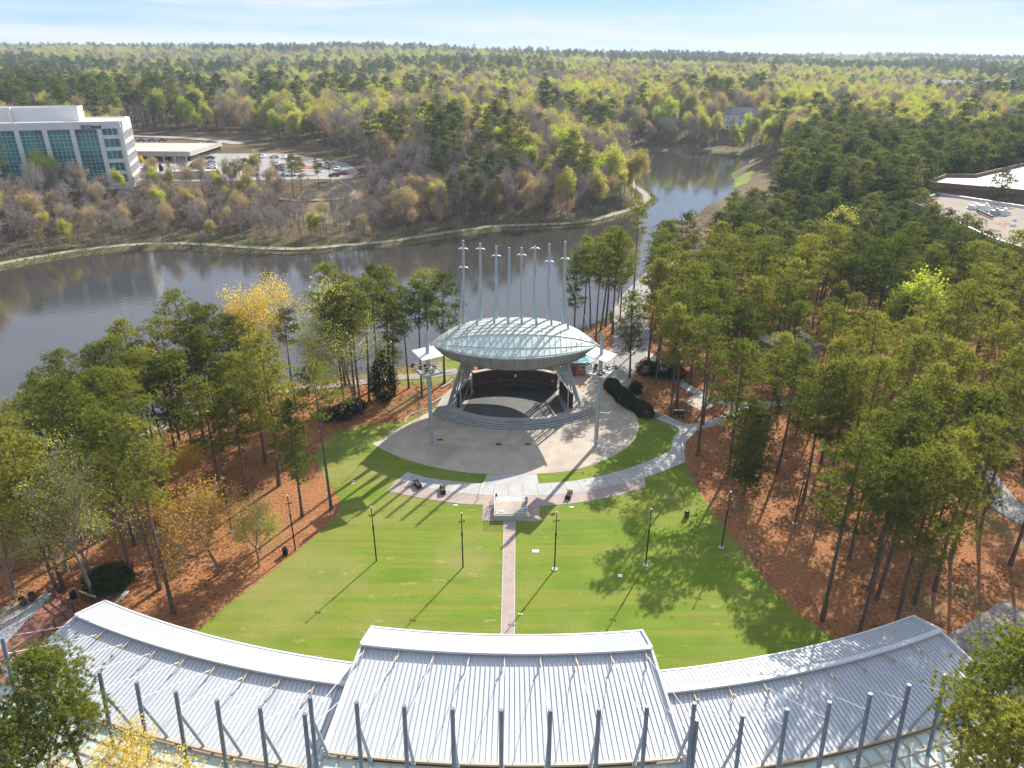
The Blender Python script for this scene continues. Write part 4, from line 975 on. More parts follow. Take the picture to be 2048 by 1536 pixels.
def pine_geo(seed, H=24.0, crown=0.5, R=3.8, nb=46, tufts=14, nbl=9, L=0.46, w=0.095, trunk_r=0.24, sides=8, cone=0.35, flat=1.0):
    r = np.random.default_rng(seed); segs = []
    lean = r.normal(size=2)*0.018*H; k = 9
    def axis(z):
        q = z/H; return np.array([lean[0]*q*q+0.12*math.sin(q*5+seed), lean[1]*q*q+0.12*math.cos(q*4+seed), z])
    zs = np.linspace(0, H*0.985, k+1)
    for i in range(k):
        f0 = (1-0.86*(zs[i]/H)**1.25); f1 = (1-0.86*(zs[i+1]/H)**1.25)
        if i == 0: segs_t = []
        segs_t.append((*axis(zs[i]), *axis(zs[i+1]), trunk_r*f0*(1.35 if i == 0 else 1), trunk_r*f1))
    PT, DT = [], []
    az = r.uniform(0, 2*PI)
    for b in range(nb):
        q = (b+r.uniform(0, 1))/nb; z = H*(1-crown*(1-q)); az += 2.4+r.normal()*0.5
        prof = (np.interp(q, [0, 0.15, 0.4, 0.65, 0.85, 1.0], [0.55, 0.8, 1.0, 0.82, 0.55, 0.15]))**flat
        Lb = R*prof*(r.uniform(0.75, 1.15) if r.random() > 0.2 else r.uniform(0.35, 0.6))
        el = np.interp(q, [0, 0.5, 0.85, 1], [-0.05, 0.18, 0.5, 0.95])+r.normal()*0.12
        p0 = axis(z); d = np.array([math.cos(az)*math.cos(el), math.sin(az)*math.cos(el), math.sin(el)])
        mid = p0+d*Lb*0.55; tip = p0+d*Lb+np.array([0, 0, 0.12*Lb])
        rb = trunk_r*0.26*(1-0.6*q)
        segs.append((*p0, *mid, rb, rb*0.6)); segs.append((*mid, *tip, rb*0.6, rb*0.2))
        nc = max(2, int(round(1.0+Lb*0.8)))
        for c in range(nc):
            f = 0.42+0.60*(c+0.5)/nc; lat = r.normal()*0.26*Lb*(0.5+0.6*(1-f)); perp = np.array([-math.sin(az), math.cos(az), 0])
            cc = p0+(mid-p0)*min(f/0.55, 1)+(tip-mid)*max(0, (f-0.55)/0.45)+perp*lat+np.array([0, 0, r.uniform(0.0, 0.35)])
            bp_ = p0+(mid-p0)*min(f*0.8/0.55, 1)
            segs.append((*bp_, *cc, rb*0.35, rb*0.12))
            tt = tufts+int(r.integers(-1, 2)); rad = 0.66*(0.6+0.7*r.random())
            off = r.normal(size=(tt, 3))*np.array([rad, rad, rad*0.27])
            PT.append(cc+off); dd = norm(off*np.array([1, 1, 0.5])+np.array([0, 0, 0.55])+d*0.35); DT.append(dd)
    # leader tuft
    tp = axis(H); PT.append(tp+r.normal(size=(6, 3))*0.25); DT.append(norm(r.normal(size=(6, 3))*0.4+np.array([0, 0, 1])))
    # dead stubs below the crown
    for b in range(6):
        z = H*(1-crown)*r.uniform(0.55, 1.0); a_ = r.uniform(0, 2*PI); p0 = axis(z); l = r.uniform(0.6, 1.6)
        segs.append((*p0, *(p0+np.array([math.cos(a_)*l, math.sin(a_)*l, 0.1])), 0.03, 0.012))
    PT = np.concatenate(PT); DT = np.concatenate(DT)
    V = blades(PT, DT, nbl, L, w, 0.62, r)
    return prisms(segs_t, sides), prisms(segs, 4), V
def decid_geo(seed, H=20.0, R=4.5, trunk_r=0.22, levels=4, nleaf=0, leaf=0.22, jit=0.45, twigs=6, tw=0.03, base=0.35, up=0.6, sides=6, twl=1.1):
    r = np.random.default_rng(seed); segs = []; tips = []
    def grow(p, d, L, rad, lv):
        n = 3; q = p
        for i in range(n):
            d = norm(d+r.normal(size=3)*0.10+np.array([0, 0, 0.05*up])); q2 = q+d*L/n
            segs.append((*q, *q2, rad*(1-0.45*i/n), rad*(1-0.45*(i+1)/n)))
            if lv > 0 and i >= (1 if lv < levels else 1):
                for _ in range(1 if i < n-1 else 0):
                    a = norm(np.cross(d, r.normal(size=3))); dd = norm(d*0.62+a*0.75+np.array([0, 0, 0.15*up])); grow(q2, dd, L*r.uniform(0.55, 0.75), rad*0.5, lv-1)
            q = q2
        if lv == 0: tips.append((q, d)); tips.append((q-d*L*0.5, d)); return
        for k_ in range(3 if lv >= levels-1 else 2):
            a = norm(np.cross(d, r.normal(size=3))); dd = norm(d*0.9+a*r.uniform(0.35, 0.7)+np.array([0, 0, 0.12*up])); grow(q, dd, L*r.uniform(0.62, 0.82), rad*0.55, lv-1)
    grow(np.zeros(3), np.array([0, 0, 1.0]), H*base, trunk_r, levels)
    S_ = np.array(segs); T = np.array([t_[0] for t_ in tips]); D = np.array([t_[1] for t_ in tips])
    # fit to height and width
    hz_ = max(T[:, 2].max(), 1); wx = np.percentile(np.hypot(T[:, 0], T[:, 1]), 92)
    sc_ = np.array([R/wx, R/wx, H/(hz_+0.5)]); S_[:, :3] *= sc_; S_[:, 3:6] *= sc_; T = T*sc_
    tw_ = blades(T, D, twigs, twl, tw, 0.75, r)
    P = tw_[:, 2, :]
    lf = leaves(np.concatenate([T, P]), nleaf, jit, leaf, r) if nleaf else None
    return S_, tw_, lf
def shrub_geo(seed, n, R, hgt, leaf):
    r = np.random.default_rng(seed); d = norm(r.normal(size=(n, 3))); rad = r.uniform(0.7, 1.08, (n, 1))*(1+.16*np.sin(d[:, :1]*7+seed)*np.cos(d[:, 1:2]*6+d[:, 2:]*5)); P = d*rad*np.array([R, R, hgt/2])+np.array([0, 0, hgt/2])
    return leaves(P, 3, 0.12, leaf, r)

PINES = []
specs = [(24, .48, 4.0, 30), (25, .40, 3.5, 26), (22, .58, 4.2, 34), (26, .36, 3.8, 24), (23, .50, 4.5, 32), (24, .33, 3.2, 20), (21, .64, 3.6, 34), (25, .45, 4.6, 28), (22, .38, 3.0, 24)]
for i, (H_, cr_, R_, nb_) in enumerate(specs):
    tq, bq, V = pine_geo(100+i, H_, cr_, R_, nb_, trunk_r=0.25)
    PINES.append((quad_mesh('pine_trunk', np.concatenate([tq, np.concatenate([bq])]), M['bark']), tri_mesh('pine_crown', V, M['needle']), H_))
YPINE = []
for i in range(2):
    tq, bq, V = pine_geo(150+i, 12.5, .86, 2.7, 60, trunk_r=0.13, L=0.36, flat=1.0)
    YPINE.append((quad_mesh('pine_trunk', np.concatenate([tq, bq]), M['bark']), tri_mesh('pine_crown', V, M['needle']), 12.5))
MIDP = []
for i, (H_, cr_, R_, nb_) in enumerate([(24, .5, 4.2, 28), (22, .58, 4.0, 30), (25, .42, 3.8, 24), (23, .36, 4.4, 24)]):
    tq, bq, V = pine_geo(200+i, H_, cr_, R_, nb_, tufts=9, nbl=7, L=0.62, w=0.16, trunk_r=0.26, sides=5)
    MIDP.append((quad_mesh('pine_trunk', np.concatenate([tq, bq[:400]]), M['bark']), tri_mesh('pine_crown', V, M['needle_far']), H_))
def decid(seed, leafm, twm='twig', bark='barkgrey', **k):
    S_, tw_, lf = decid_geo(seed, **k)
    tr = quad_mesh('tree_trunk', prisms(S_[S_[:, 6] > 0.012], 5), M[bark])
    mes = tri_mesh('tree_crown', tw_, M[twm])
    if lf is not None:
        # twigs and leaves in one crown mesh, two materials
        V3 = np.concatenate([tw_.reshape(-1, 3), lf.reshape(-1, 3)]); me = bpy.data.meshes.new('tree_crown')
        nt_, nq = len(tw_), len(lf); me.vertices.add(len(V3)); me.vertices.foreach_set('co', V3.reshape(-1).astype(np.float32))
        me.loops.add(len(V3)); me.loops.foreach_set('vertex_index', np.arange(len(V3), dtype=np.int32)); me.polygons.add(nt_+nq)
        me.polygons.foreach_set('loop_start', np.concatenate([np.arange(nt_)*3, nt_*3+np.arange(nq)*4]).astype(np.int32)); me.update(calc_edges=True)
        me.materials.append(M[twm]); me.materials.append(M[leafm]); me.polygons.foreach_set('material_index', np.concatenate([np.zeros(nt_), np.ones(nq)]).astype(np.int32)); mes = me
    return (tr, mes, k.get('H', 20))
BARE = [decid(300+i, None, H=h_, R=w_, levels=4, twigs=7, tw=0.055, twl=1.3) for i, (h_, w_) in enumerate([(20, 4.6), (18, 4.0), (21, 4.2)])]
PINKB = [decid(310+i, 'pinkbud', H=h_, R=w_, levels=4, twigs=5, tw=0.05, nleaf=3, leaf=0.34, jit=0.5) for i, (h_, w_) in enumerate([(18, 4.6), (20, 4.2)])]
BUD = [decid(320+i, 'bud', H=h_, R=w_, levels=4, twigs=3, tw=0.05, nleaf=8, leaf=0.42, jit=0.5) for i, (h_, w_) in enumerate([(19, 4.4), (21, 4.0), (16, 4.4)])]
LIME = [decid(330+i, 'lime', H=h_, R=w_, levels=4, twigs=2, tw=0.05, nleaf=13, leaf=0.42, jit=0.5) for i, (h_, w_) in enumerate([(19, 4.0), (15, 3.4)])]
YEL = [decid(340+i, 'yellow', 'twigpale', H=h_, R=w_, levels=4, twigs=5, tw=0.03, nleaf=8, leaf=0.22, jit=0.32) for i, (h_, w_) in enumerate([(17, 4.6), (13, 3.6)])]
ORA = [decid(350+i, 'orange', 'twigpale', H=h_, R=w_, levels=4, twigs=5, tw=0.03, nleaf=3, leaf=0.26, jit=0.3, base=0.28) for i, (h_, w_) in enumerate([(11.5, 5.2), (9, 4)])]
SYC = [decid(360+i, 'lime', 'twigpale', H=h_, R=w_, levels=4, twigs=6, tw=0.028, nleaf=2, leaf=0.2, jit=0.4, base=0.40) for i, (h_, w_) in enumerate([(20, 4.4), (15, 3.6)])]
OLIVE = [decid(370+i, 'bud', 'twigpale', H=h_, R=w_, levels=4, twigs=5, tw=0.03, nleaf=5, leaf=0.22, jit=0.4, base=0.3) for i, (h_, w_) in enumerate([(14, 4.2), (12, 3.8)])]
HOL = []
for i, (H_, R_) in enumerate([(9, 2.6), (6, 2.2)]):
    r = np.random.default_rng(400+i); n = 1500; q = r.random(n); a_ = r.uniform(0, 2*PI, n); rad = R_*np.sin(np.clip(q*1.05+.08, 0, 1)*PI)**0.6*(0.7+.3*r.random(n))*(1-.35*q)
    P = np.stack([rad*np.cos(a_), rad*np.sin(a_), 0.5+q*(H_-.5)], 1); HOL.append((quad_mesh('tree_trunk', prisms([(0, 0, 0, 0, 0, H_*.9, .14, .03)], 6), M['bark']), tri_mesh('tree_crown', leaves(P, 5, 0.3, 0.32, r), M['holly']), H_))

def plant(proto, x, y, label, cat, group, s=1.0, rz=None, name='pine_tree', tilt=0.0, z=None, rnd=random):
    tr, crn, H_ = proto
    root = bpy.data.objects.new(name, None); C.objects.link(root); root.empty_display_size = 0.5
    root.location = (x, y, (hz(x, y) if z is None else z)-0.05); root.rotation_euler = (rnd.gauss(0, .025), rnd.gauss(0, .025)+tilt, rnd.uniform(0, 2*PI) if rz is None else rz)
    root.scale = (s*rnd.uniform(.93, 1.07), s*rnd.uniform(.93, 1.07), s)
    tag(root, label, cat, group)
    a = bpy.data.objects.new('trunk', tr); C.objects.link(a); a.parent = root
    b = bpy.data.objects.new('crown', crn); C.objects.link(b); b.parent = root
    return root
TREES_XY = []
def put(kind, px, py, label, h=None, group=None, name='pine_tree', cat='pine tree', v=None, tilt=0.0, z=0.0):
    p = at(px, py, z) if z == 0 else ground_at(px, py)
    if label == lL: label = 'tall pine in the left grove standing near the lakeside path' if p.x < -48 else 'tall pine in the left grove behind the orange-leaved tree' if p.y < 88 else 'tall pine in the shore row directly left of the stage' if p.x > -26 else 'pine in the left grove between the golden tree and the lawn corner'
    elif label == lR: label = 'tall pine in the shore cluster directly behind the right light tower' if (p.x < 28 and p.y > 125) else 'tall bare-trunked pine over the straw right of the lawn' if p.y < 82 else 'tall pine around the paved path junction right of the hedge' if p.x < 48 else 'pine in the right grove above the straw slope'
    L = kind; pr = L[v if v is not None else random.randrange(len(L))]
    s = (h/pr[2]) if h else random.uniform(.92, 1.06)
    if kind is PINES: s *= 0.87
    TREES_XY.append((p.x, p.y)); plant(pr, p.x, p.y, label, cat, group, s, name=name, tilt=tilt)
gL = 'pines of the grove left of the stage'; gR = 'pines of the grove right of the stage'
lL = 'tall pine on the straw of the left grove'
lR = 'tall green pine in the dense grove right of the lawn'
# left grove, near part: single trees that can be told apart
put(PINES, 345, 1226, 'tall pine with a long bare trunk, nearest the left end of the pavilion roof', 26, gL, v=1)
put(PINES, 318, 1178, 'tall pine whose trunk crosses just behind the nearest one in the left grove', 25, gL, v=5)
put(PINES, 266, 1155, 'tall pine with its foot right behind the dark shrub in the left grove', 24, gL, v=0)
put(PINES, 206, 1078, 'pine in the left grove, its foot in open straw beyond the wide dark shrub', 24, gL, v=2)
put(PINES, 664, 1018, 'pine leaning over the left lawn edge, its foot in the last corner of pine straw', 24, gL, v=3)
put(PINES, 604, 1034, 'pine standing a few steps behind the left lawn edge, left of the leaning one', 19, gL, v=6)
put(PINES, 558, 972, 'tall pine behind the left lawn edge, standing alone between two picnic benches', 25, gL, v=2)
for px, py in [(316, 1050), (136, 985), (268, 1092), (362, 950), (392, 935), (127, 1180), (118, 1188)]:
    put(PINES, px, py, lL, None, gL)
put(ORA, 440, 1146, 'spreading tree with sparse orange leaves in the straw by the left lawn edge', 12, None, 'broadleaf_tree', 'tree', 0)
put(ORA, 395, 1000, 'small orange-leaved tree just behind the larger orange one', 8, None, 'broadleaf_tree', 'tree', 1)
put(OLIVE, 518, 1134, 'small young tree with olive leaves right beside the left lawn edge', 8, None, 'broadleaf_tree', 'tree', 1)
put(SYC, 187, 1198, 'pale-barked leafless tree rising beside the wooden ramp at the left roof end', 21, None, 'broadleaf_tree', 'tree', 0, tilt=-.07)
put(SYC, 180, 1150, 'slim pale-barked tree directly left of the dark shrub', 15, None, 'broadleaf_tree', 'tree', 1)
put(SYC, 60, 1010, 'pale bare tree crown in front of the lake at the left picture edge', 17, None, 'broadleaf_tree', 'tree', 0)
put(OLIVE, 130, 1145, 'twiggy tree with yellow-green leaves behind the trash bins of the overlook', 15, None, 'broadleaf_tree', 'tree', 0)
put(OLIVE, 28, 1195, 'twiggy olive tree at the left picture edge beside the bins', 14, None, 'broadleaf_tree', 'tree', 1)
put(YEL, 20, 1075, 'yellow-leaved tree at the left picture edge by the lakeside path', 12, None, 'broadleaf_tree', 'tree', 1)
put(OLIVE, 70, 1120, 'yellowish olive tree between the lakeside path and the brick overlook', 13, None, 'broadleaf_tree', 'tree', 0)
put(YEL, 528, 806, 'bright golden-yellow tree by the water left of the stage', 21, None, 'broadleaf_tree', 'tree', 0)
put(YEL, 330, 850, 'pale yellow tree peeking between the pines by the lakeside path', 13, None, 'broadleaf_tree', 'tree', 1)
put(ORA, 200, 930, 'orange-yellow treetop between the pines at the left shore', 14, None, 'broadleaf_tree', 'tree', 1)
put(OLIVE, 716, 822, 'tall lime-green tree among the dark pines left of the stage', 22, None, 'broadleaf_tree', 'tree', 0)
put(LIME, 480, 860, 'loose lime-green tree below the golden-yellow one', 13, None, 'broadleaf_tree', 'tree', 1)
put(HOL, 770, 800, 'dark dense evergreen between the trunks left of the left light tower', 9, None, 'evergreen_tree', 'tree', 0)
put(BARE, 638, 790, 'small leafless tree on the lake shore, right of the golden-yellow tree', 11, None, 'broadleaf_tree', 'tree', 1)
put(BARE, 838, 838, 'small leafless tree in the pine straw at the left corner of the plaza', 5, None, 'broadleaf_tree', 'tree', 1)
for px, py, v_, h_ in [(692, 838, 1, 24), (722, 828, 3, 25), (738, 803, 5, 25), (708, 790, 0, 24), (817, 776, 1, 21), (690, 772, 2, 25), (888, 766, 4, 23), (843, 792, 3, 23), (760, 772, 1, 25), (790, 790, 6, 20), (862, 772, 5, 24), (780, 758, 0, 24),
                       (532, 925, 2, 20), (590, 806, 3, 19), (480, 912, 2, 18), (430, 862, 1, 23), (448, 900, 0, 22), (405, 850, 3, 25), (300, 890, 1, 23), (270, 930, 4, 22), (262, 965, 0, 19), (232, 900, 2, 20), (175, 955, 6, 18), (90, 980, 0, 17),
                       (345, 960, 5, 22), (290, 990, 6, 21), (245, 1010, 2, 22), (440, 985, 2, 19), (495, 990, 4, 18), (455, 840, 4, 22), (412, 905, 0, 21), (360, 880, 7, 22), (318, 925, 1, 20), (200, 985, 2, 19), (150, 1020, 7, 19), (230, 1040, 4, 20), (60, 960, 2, 16), (120, 930, 7, 17), (505, 862, 1, 22), (165, 895, 4, 20)]:
    put(PINES, px, py, lL, h_, gL, v=v_)
# right side: trees that can be told apart
put(PINES, 1395, 912, 'pine with a straight dark trunk at the bend of the walkway', 25, gR, v=3)
put(PINES, 1458, 948, 'pine standing just right of the walkway bend, second one from the lawn', 23, gR, v=2)
put(YPINE, 1486, 990, 'short bluish-green pine with low branches near the right lawn edge', 13, gR, v=0)
put(YPINE, 1592, 870, 'small conical pine at the bend of the far walkway in the right grove', 9, gR, v=1)
put(PINES, 1258, 758, 'pine with long side branches standing right of the right light tower', 19, gR, v=6)
put(PINES, 1642, 1238, 'pine with a long bare trunk closest to the lawn on the right side', 25, gR, v=0)
for px, py, v_, h_ in [(1718, 1268, 3, 25), (1752, 1200, 1, 24), (1792, 1256, 2, 25), (1738, 1180, 4, 25), (1830, 1208, 0, 24), (1868, 1180, 3, 25), (1760, 1090, 2, 24), (1800, 1050, 0, 25), (1850, 1085, 4, 24), (1900, 1120, 2, 24), (1700, 1120, 0, 22),
                       (1312, 770, 1, 21), (1340, 835, 0, 22), (1352, 822, 2, 23), (1405, 850, 3, 24), (1420, 800, 4, 24), (1380, 770, 2, 25), (1460, 830, 0, 23), (1480, 800, 2, 24), (1410, 745, 4, 24), (1350, 720, 0, 24), (1320, 700, 2, 24),
                       (1268, 565, 5, 27), (1200, 660, 3, 26), (1225, 668, 0, 25), (1180, 655, 1, 24), (1165, 662, 5, 23), (1212, 645, 2, 24), (1150, 650, 6, 20), (1190, 690, 3, 24), (1240, 640, 4, 22),
                       (1650, 1000, 2, 23), (1605, 1000, 4, 22), (1960, 1060, 3, 24), (2020, 1130, 1, 24), (2080, 1180, 2, 24), (1950, 1000, 0, 25), (1700, 1010, 4, 24), (1750, 980, 2, 25), (1850, 990, 0, 24), (1640, 930, 2, 22), (1760, 900, 3, 24)]:
    put(PINES, px, py, lR, h_, gR, v=v_)
put(LIME, 1800, 760, 'bright lime-green broadleaf tree showing among the pines of the right grove', 20, None, 'broadleaf_tree', 'tree', 1)
put(ORA, 1520, 690, 'yellow-orange tree deep in the right grove behind the light tower', 12, None, 'broadleaf_tree', 'tree', 1)
put(ORA, 1975, 560, 'orange-leaved tree below the gravel-roofed building at the right edge', 15, None, 'broadleaf_tree', 'tree', 0)
put(BUD, 1655, 560, 'pale lime broadleaf tree far back among the pines of the right grove', 19, None, 'broadleaf_tree', 'tree', 0)
for px, py, h_, v_, lab in [(498, 392, 15, 3, 'pine before the left half of the far parking lot, taller than the bare trees'), (588, 398, 18, 1, 'tall thin pine before the middle of the far parking lot'), (604, 388, 15, 2, 'pine right beside the tall thin one before the parking lot'),
                           (640, 382, 13, 0, 'shorter pine before the right part of the parking lot'), (662, 372, 14, 7, 'dark spreading pine beside the top of the winding footpath'), (468, 385, 12, 4, 'yellowish-green pine before the parking lot, leftmost of the row'),
                           (905, 452, 20, 1, 'tall dark pine on the far bank left behind the stage masts'), (930, 450, 21, 5, 'tall dark pine on the far bank directly behind the stage masts'), (955, 448, 19, 3, 'tall dark pine on the far bank, right one of the cluster behind the masts')]:
    put(PINES, px, py, lab, h_, 'pines standing out on the far shore', v=v_, z=5)
# trees at the very front
def put_w(kind, x, y, label, h, name, cat, v, group=None): TREES_XY.append((x, y)); plant(kind[v], x, y, label, cat, group, h/kind[v][2], name=name)
CLOSEP = []
for i_, (H_, cr_, R_) in enumerate([(22, .45, 3.6), (19, .5, 3.4)]):
    tq, bq, V = pine_geo(170+i_, H_, cr_, R_, 52, tufts=13, nbl=24, L=0.34, w=0.055, trunk_r=0.25)
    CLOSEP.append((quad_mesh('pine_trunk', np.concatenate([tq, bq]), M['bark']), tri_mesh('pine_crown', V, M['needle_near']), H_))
put_w(CLOSEP, 32.2, 35.2, 'large sunlit pine crown hanging over the right end of the pavilion, bottom right', 20.5, 'pine_tree', 'pine tree', 0, gR)
put_w(CLOSEP, 30.5, 30.5, 'green pine in the very bottom right corner, below the larger crown', 19, 'pine_tree', 'pine tree', 1, gR)
put_w(CLOSEP, -32.5, 36.8, 'dark green pine crown at the bottom left corner of the picture', 16.5, 'pine_tree', 'pine tree', 1, gL)
put_w(CLOSEP, -33.5, 32.5, 'green pine at the left picture edge beside the masts, bottom left', 15.5, 'pine_tree', 'pine tree', 0, gL)
put_w(YEL, -27.6, 31.8, 'golden-leaved treetop over the left masts at the bottom of the picture', 13.2, 'broadleaf_tree', 'tree', 0)
put_w(YEL, -23.2, 31.6, 'golden and green treetop between the left masts, right of the other golden one', 13.0, 'broadleaf_tree', 'tree', 1)

# random fill -----------------------------------------------------------------------------------------------
def blocked_fn(polys):
    P = [np.array(p) for p in polys]
    def f(x, y, m=0.0):
        for p in P:
            if sdist(np.array([x]), np.array([y]), p)[0] < m: return True
        return False
    return f
OFF_AX, OFF_AY = -144.0, 277.0
def off_xy(u, v):   # office frame: u to the left along the front, v to the back
    return (OFF_AX-0.951*u-0.309*v, OFF_AY-0.309*u+0.951*v)
OFFP = [off_xy(-3, -5), off_xy(75, -5), off_xy(75, 30), off_xy(-3, 30)]
ROOF_A = G([(1822, 405), (1877, 386), (2120, 425), (2100, 520), (1988, 480)], 15); ROOF_B = G([(1850, 366), (1890, 346), (2060, 322), (2200, 330), (2200, 395), (2048, 385)], 18)
SROAD = G([(1180, 770), (1215, 700), (1235, 620), (1265, 575), (1330, 530), (1345, 545), (1285, 610), (1290, 690), (1262, 770)])
keep = [G(PLZ), G(LAWN), G([(1180, 770), (1330, 830), (1480, 812), (1480, 830), (1370, 870), (1250, 860)]), SROAD, LOT, OFFP, ROOF_A, ROOF_B, G([(880, 640), (1170, 640), (1200, 760), (860, 780)]),
        G([(1440, 385), (1440, 340), (1560, 330), (1560, 385)]), G([(250, 364), (250, 265), (480, 272), (560, 286), (700, 318), (722, 345), (706, 362)], 8), G([(575, 408), (590, 388), (690, 345), (722, 365), (725, 400), (650, 410)], 6), G([(1800, 790), (1900, 865), (2090, 1030), (2060, 1060), (1880, 900), (1780, 805)])]
blk = blocked_fn(keep)
occ = {}
def free(x, y, d):
    k = (int(x//6), int(y//6))
    for i in (-2, -1, 0, 1, 2):
        for j in (-2, -1, 0, 1, 2):
            for q in occ.get((k[0]+i, k[1]+j), ()):
                if (q[0]-x)**2+(q[1]-y)**2 < d*d: return False
    return True
def reserve(x, y): occ.setdefault((int(x//6), int(y//6)), []).append((x, y))
for q in TREES_XY: reserve(*q)
RR = random.Random(77)
# right grove: pine stand between the lake and the brick buildings
cand = []
for _ in range(14000):
    y = RR.uniform(55, 262); x = RR.uniform(14, 185)
    if x/y > 0.86: continue
    if y < 95 and x < 34+0.32*(90-y): continue
    if y > 125 and x < 19+0.16*(y-125): continue
    if y <= 125 and y > 95 and x < 25: continue
    if y > 212 and x/y < 0.37: continue
    if x/y < 0.30 and y > 175: continue
    if free(x, y, 6.2 if y < 128 else 5.2) and not blk(x, y, 1.5):
        s = sdist(np.array([x]), np.array([y]), LP)[0]
        if s < 2.5: continue
        reserve(x, y); cand.append((x, y))
cand.sort(key=lambda q: q[1])
NEAR_R = cand[:205]; rest = cand[205:]
def right_label(x, y):
    if y < 95: return 'tall pine over the straw at the right picture edge, beyond the right pavilion roof'
    if y < 130: return 'tall pine in the right grove level with the stage'
    if y < 170: return 'pine in the middle of the dense right grove, behind the walkway trees' if x > 45 else 'pine of the right grove beside the service road and the stage'
    return 'small-looking pine far back in the right grove' if x < 100 else 'pine in front of the flat-roofed brick buildings'
for x, y in NEAR_R:
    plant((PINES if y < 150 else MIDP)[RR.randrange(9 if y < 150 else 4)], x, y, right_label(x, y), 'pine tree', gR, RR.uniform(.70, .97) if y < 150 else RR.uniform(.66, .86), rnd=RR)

# woodland beyond: points -> either single trees (the nearest on the far shore) or one mass
pts = []   # x, y, kind
PKINDS = ['pine', 'bare', 'pink', 'bud', 'lime']
y = 192.0
R2 = np.random.default_rng(5)
def species(x, y):
    n1 = float(vnoise(np.array([x]), np.array([y]), 70 if y < 700 else 260, 11)[0]); n2 = float(vnoise(np.array([x]), np.array([y]), 45 if y < 700 else 110, 12)[0]); u = R2.random()
    if x > 75 and y < 375: return 'pine' if u < 0.93 else 'bud'
    if y < 300: w = dict(pine=0.03, bare=0.66, pink=0.20, bud=0.09, lime=0.02)
    elif y < 560: w = dict(pine=0.09, bare=0.26, pink=0.14, bud=0.36, lime=0.20)
    elif y < 1300: w = dict(pine=0.11, bare=0.20, pink=0.12, bud=0.40, lime=0.24)
    else: w = dict(pine=0.42, bare=0.14, pink=0.08, bud=0.34, lime=0.18)
    if x/y < -0.40 and 400 < y < 720: w['pine'] = 0.9 if n1 < 0.5 else 0.3
    w = dict(w); w['pine'] *= (0.05+14.0*max(0, n1-0.48)**1.0) if not (x/y < -0.40 and 400 < y < 720) else 1.0; w['bare'] *= 0.3+1.6*n2; w['bud'] *= 0.15+2.2*(1-n2)**2; w['lime'] *= 0.1+2.6*(1-n2)**2.2
    t_ = sum(w.values()); u *= t_
    for k, v in w.items():
        u -= v
        if u <= 0: return k
    return 'bare'
rows_ = []
yy = 190.0
while yy < 3900:
    sp_ = 5.4 if yy < 300 else 7.4 if yy < 420 else 7.8+(yy-420)*0.0062
    xm = 0.80*yy+30; n = int(2*xm/sp_); xs_ = -xm+(np.arange(n)+R2.random(n))*sp_; rows_.append(np.stack([xs_, yy+R2.uniform(-.5, .5, n)*sp_], 1)); yy += sp_
AL = np.concatenate(rows_)
sl = sdist(AL[:, 0], AL[:, 1], LP)
yl = np.interp(AL[:, 0], [-200, -110, -50, 6, 40, 62, 75], [165, 175, 178, 200, 230, 300, 480])
isfar = (AL[:, 1] > yl) & (AL[:, 0] < 75) | (AL[:, 1] > 262)
ok_ = isfar & (sl > 9.5) & ~((AL[:, 0]/AL[:, 1] > 0.2) & (AL[:, 0]/AL[:, 1] < 0.372) & (AL[:, 1] < 400) & (AL[:, 0] > 66))
for p in keep: ok_ &= sdist(AL[:, 0], AL[:, 1], np.array(p)) > 2.0
AL = AL[ok_]

# ================================================================ FAR BUILDINGS
HOUSES = []
def house(px, py, w, d, h, rz, wallc, roofc, label, hip=True, name='house'):
    p = ground_at(px, py); root = empty(name, label, 'house', (p.x, p.y, p.z-0.3), rz); rh = w*0.22
    wm = mat('house_wall', wallc, 0.8, col2=tuple(c*0.85 for c in wallc), scale=0.3); rm = mat('house_roof', roofc, 0.8, col2=tuple(c*0.75 for c in roofc), scale=0.6)
    b = MB(); b.box((0, 0, h/2), (w, d, h)); b.box((w*0.28, -d*0.55, h*0.42), (w*0.34, d*0.3, h*0.84))
    b.build('wall', wm, root)
    r_ = MB()
    def roof(cx_, cy_, w_, d_, z, rh_):
        o = 0.6; x0, x1, y0, y1 = cx_-w_/2-o, cx_+w_/2+o, cy_-d_/2-o, cy_+d_/2+o
        if w_ > d_: ri = (d_/2 if hip else 0); a, c = (x0+ri, cy_, z+rh_), (x1-ri, cy_, z+rh_); f = [(0, 1, 5, 4), (2, 3, 4, 5), (1, 2, 5), (3, 0, 4)]
        else: ri = (w_/2 if hip else 0); a, c = (cx_, y0+ri, z+rh_), (cx_, y1-ri, z+rh_); f = [(1, 2, 5, 4), (3, 0, 4, 5), (0, 1, 4), (2, 3, 5)]
        r_.add([(x0, y0, z), (x1, y0, z), (x1, y1, z), (x0, y1, z), a, c], f+[(3, 2, 1, 0)])
    roof(0, 0, w, d, h, rh); roof(w*0.28, -d*0.50, w*0.34, d*0.5, h*0.86, rh*0.7)
    rf = r_.build('roof', rm, root)
    MB().box((-w*.3, d*.1, h+rh*.8), (1.0, 1.4, rh*1.5)).build('chimney', M['stone'], rf)
    for k in range(3):
        for l_ in range(max(1, int(h//3))):
            wd = MB().box((-w*.38+k*w*.2, -d/2-.04, 1.7+3*l_), (1.3, .12, 1.5)).build('window', M['white'], root)
            MB().box((-w*.38+k*w*.2, -d/2-.11, 1.7+3*l_), (1.0, .06, 1.2)).build('pane', M['bluglass'], wd)
    HOUSES.append((p.x, p.y, w)); return root
house(228, 212, 24, 14, 8, .1, (.50, .36, .25), (.42, .15, .09), 'tan house with a red-orange tiled roof in the woods behind the office block')
house(288, 222, 18, 11, 7, .3, (.35, .27, .22), (.10, .09, .085), 'low brown house with a dark roof right of the red-roofed house')
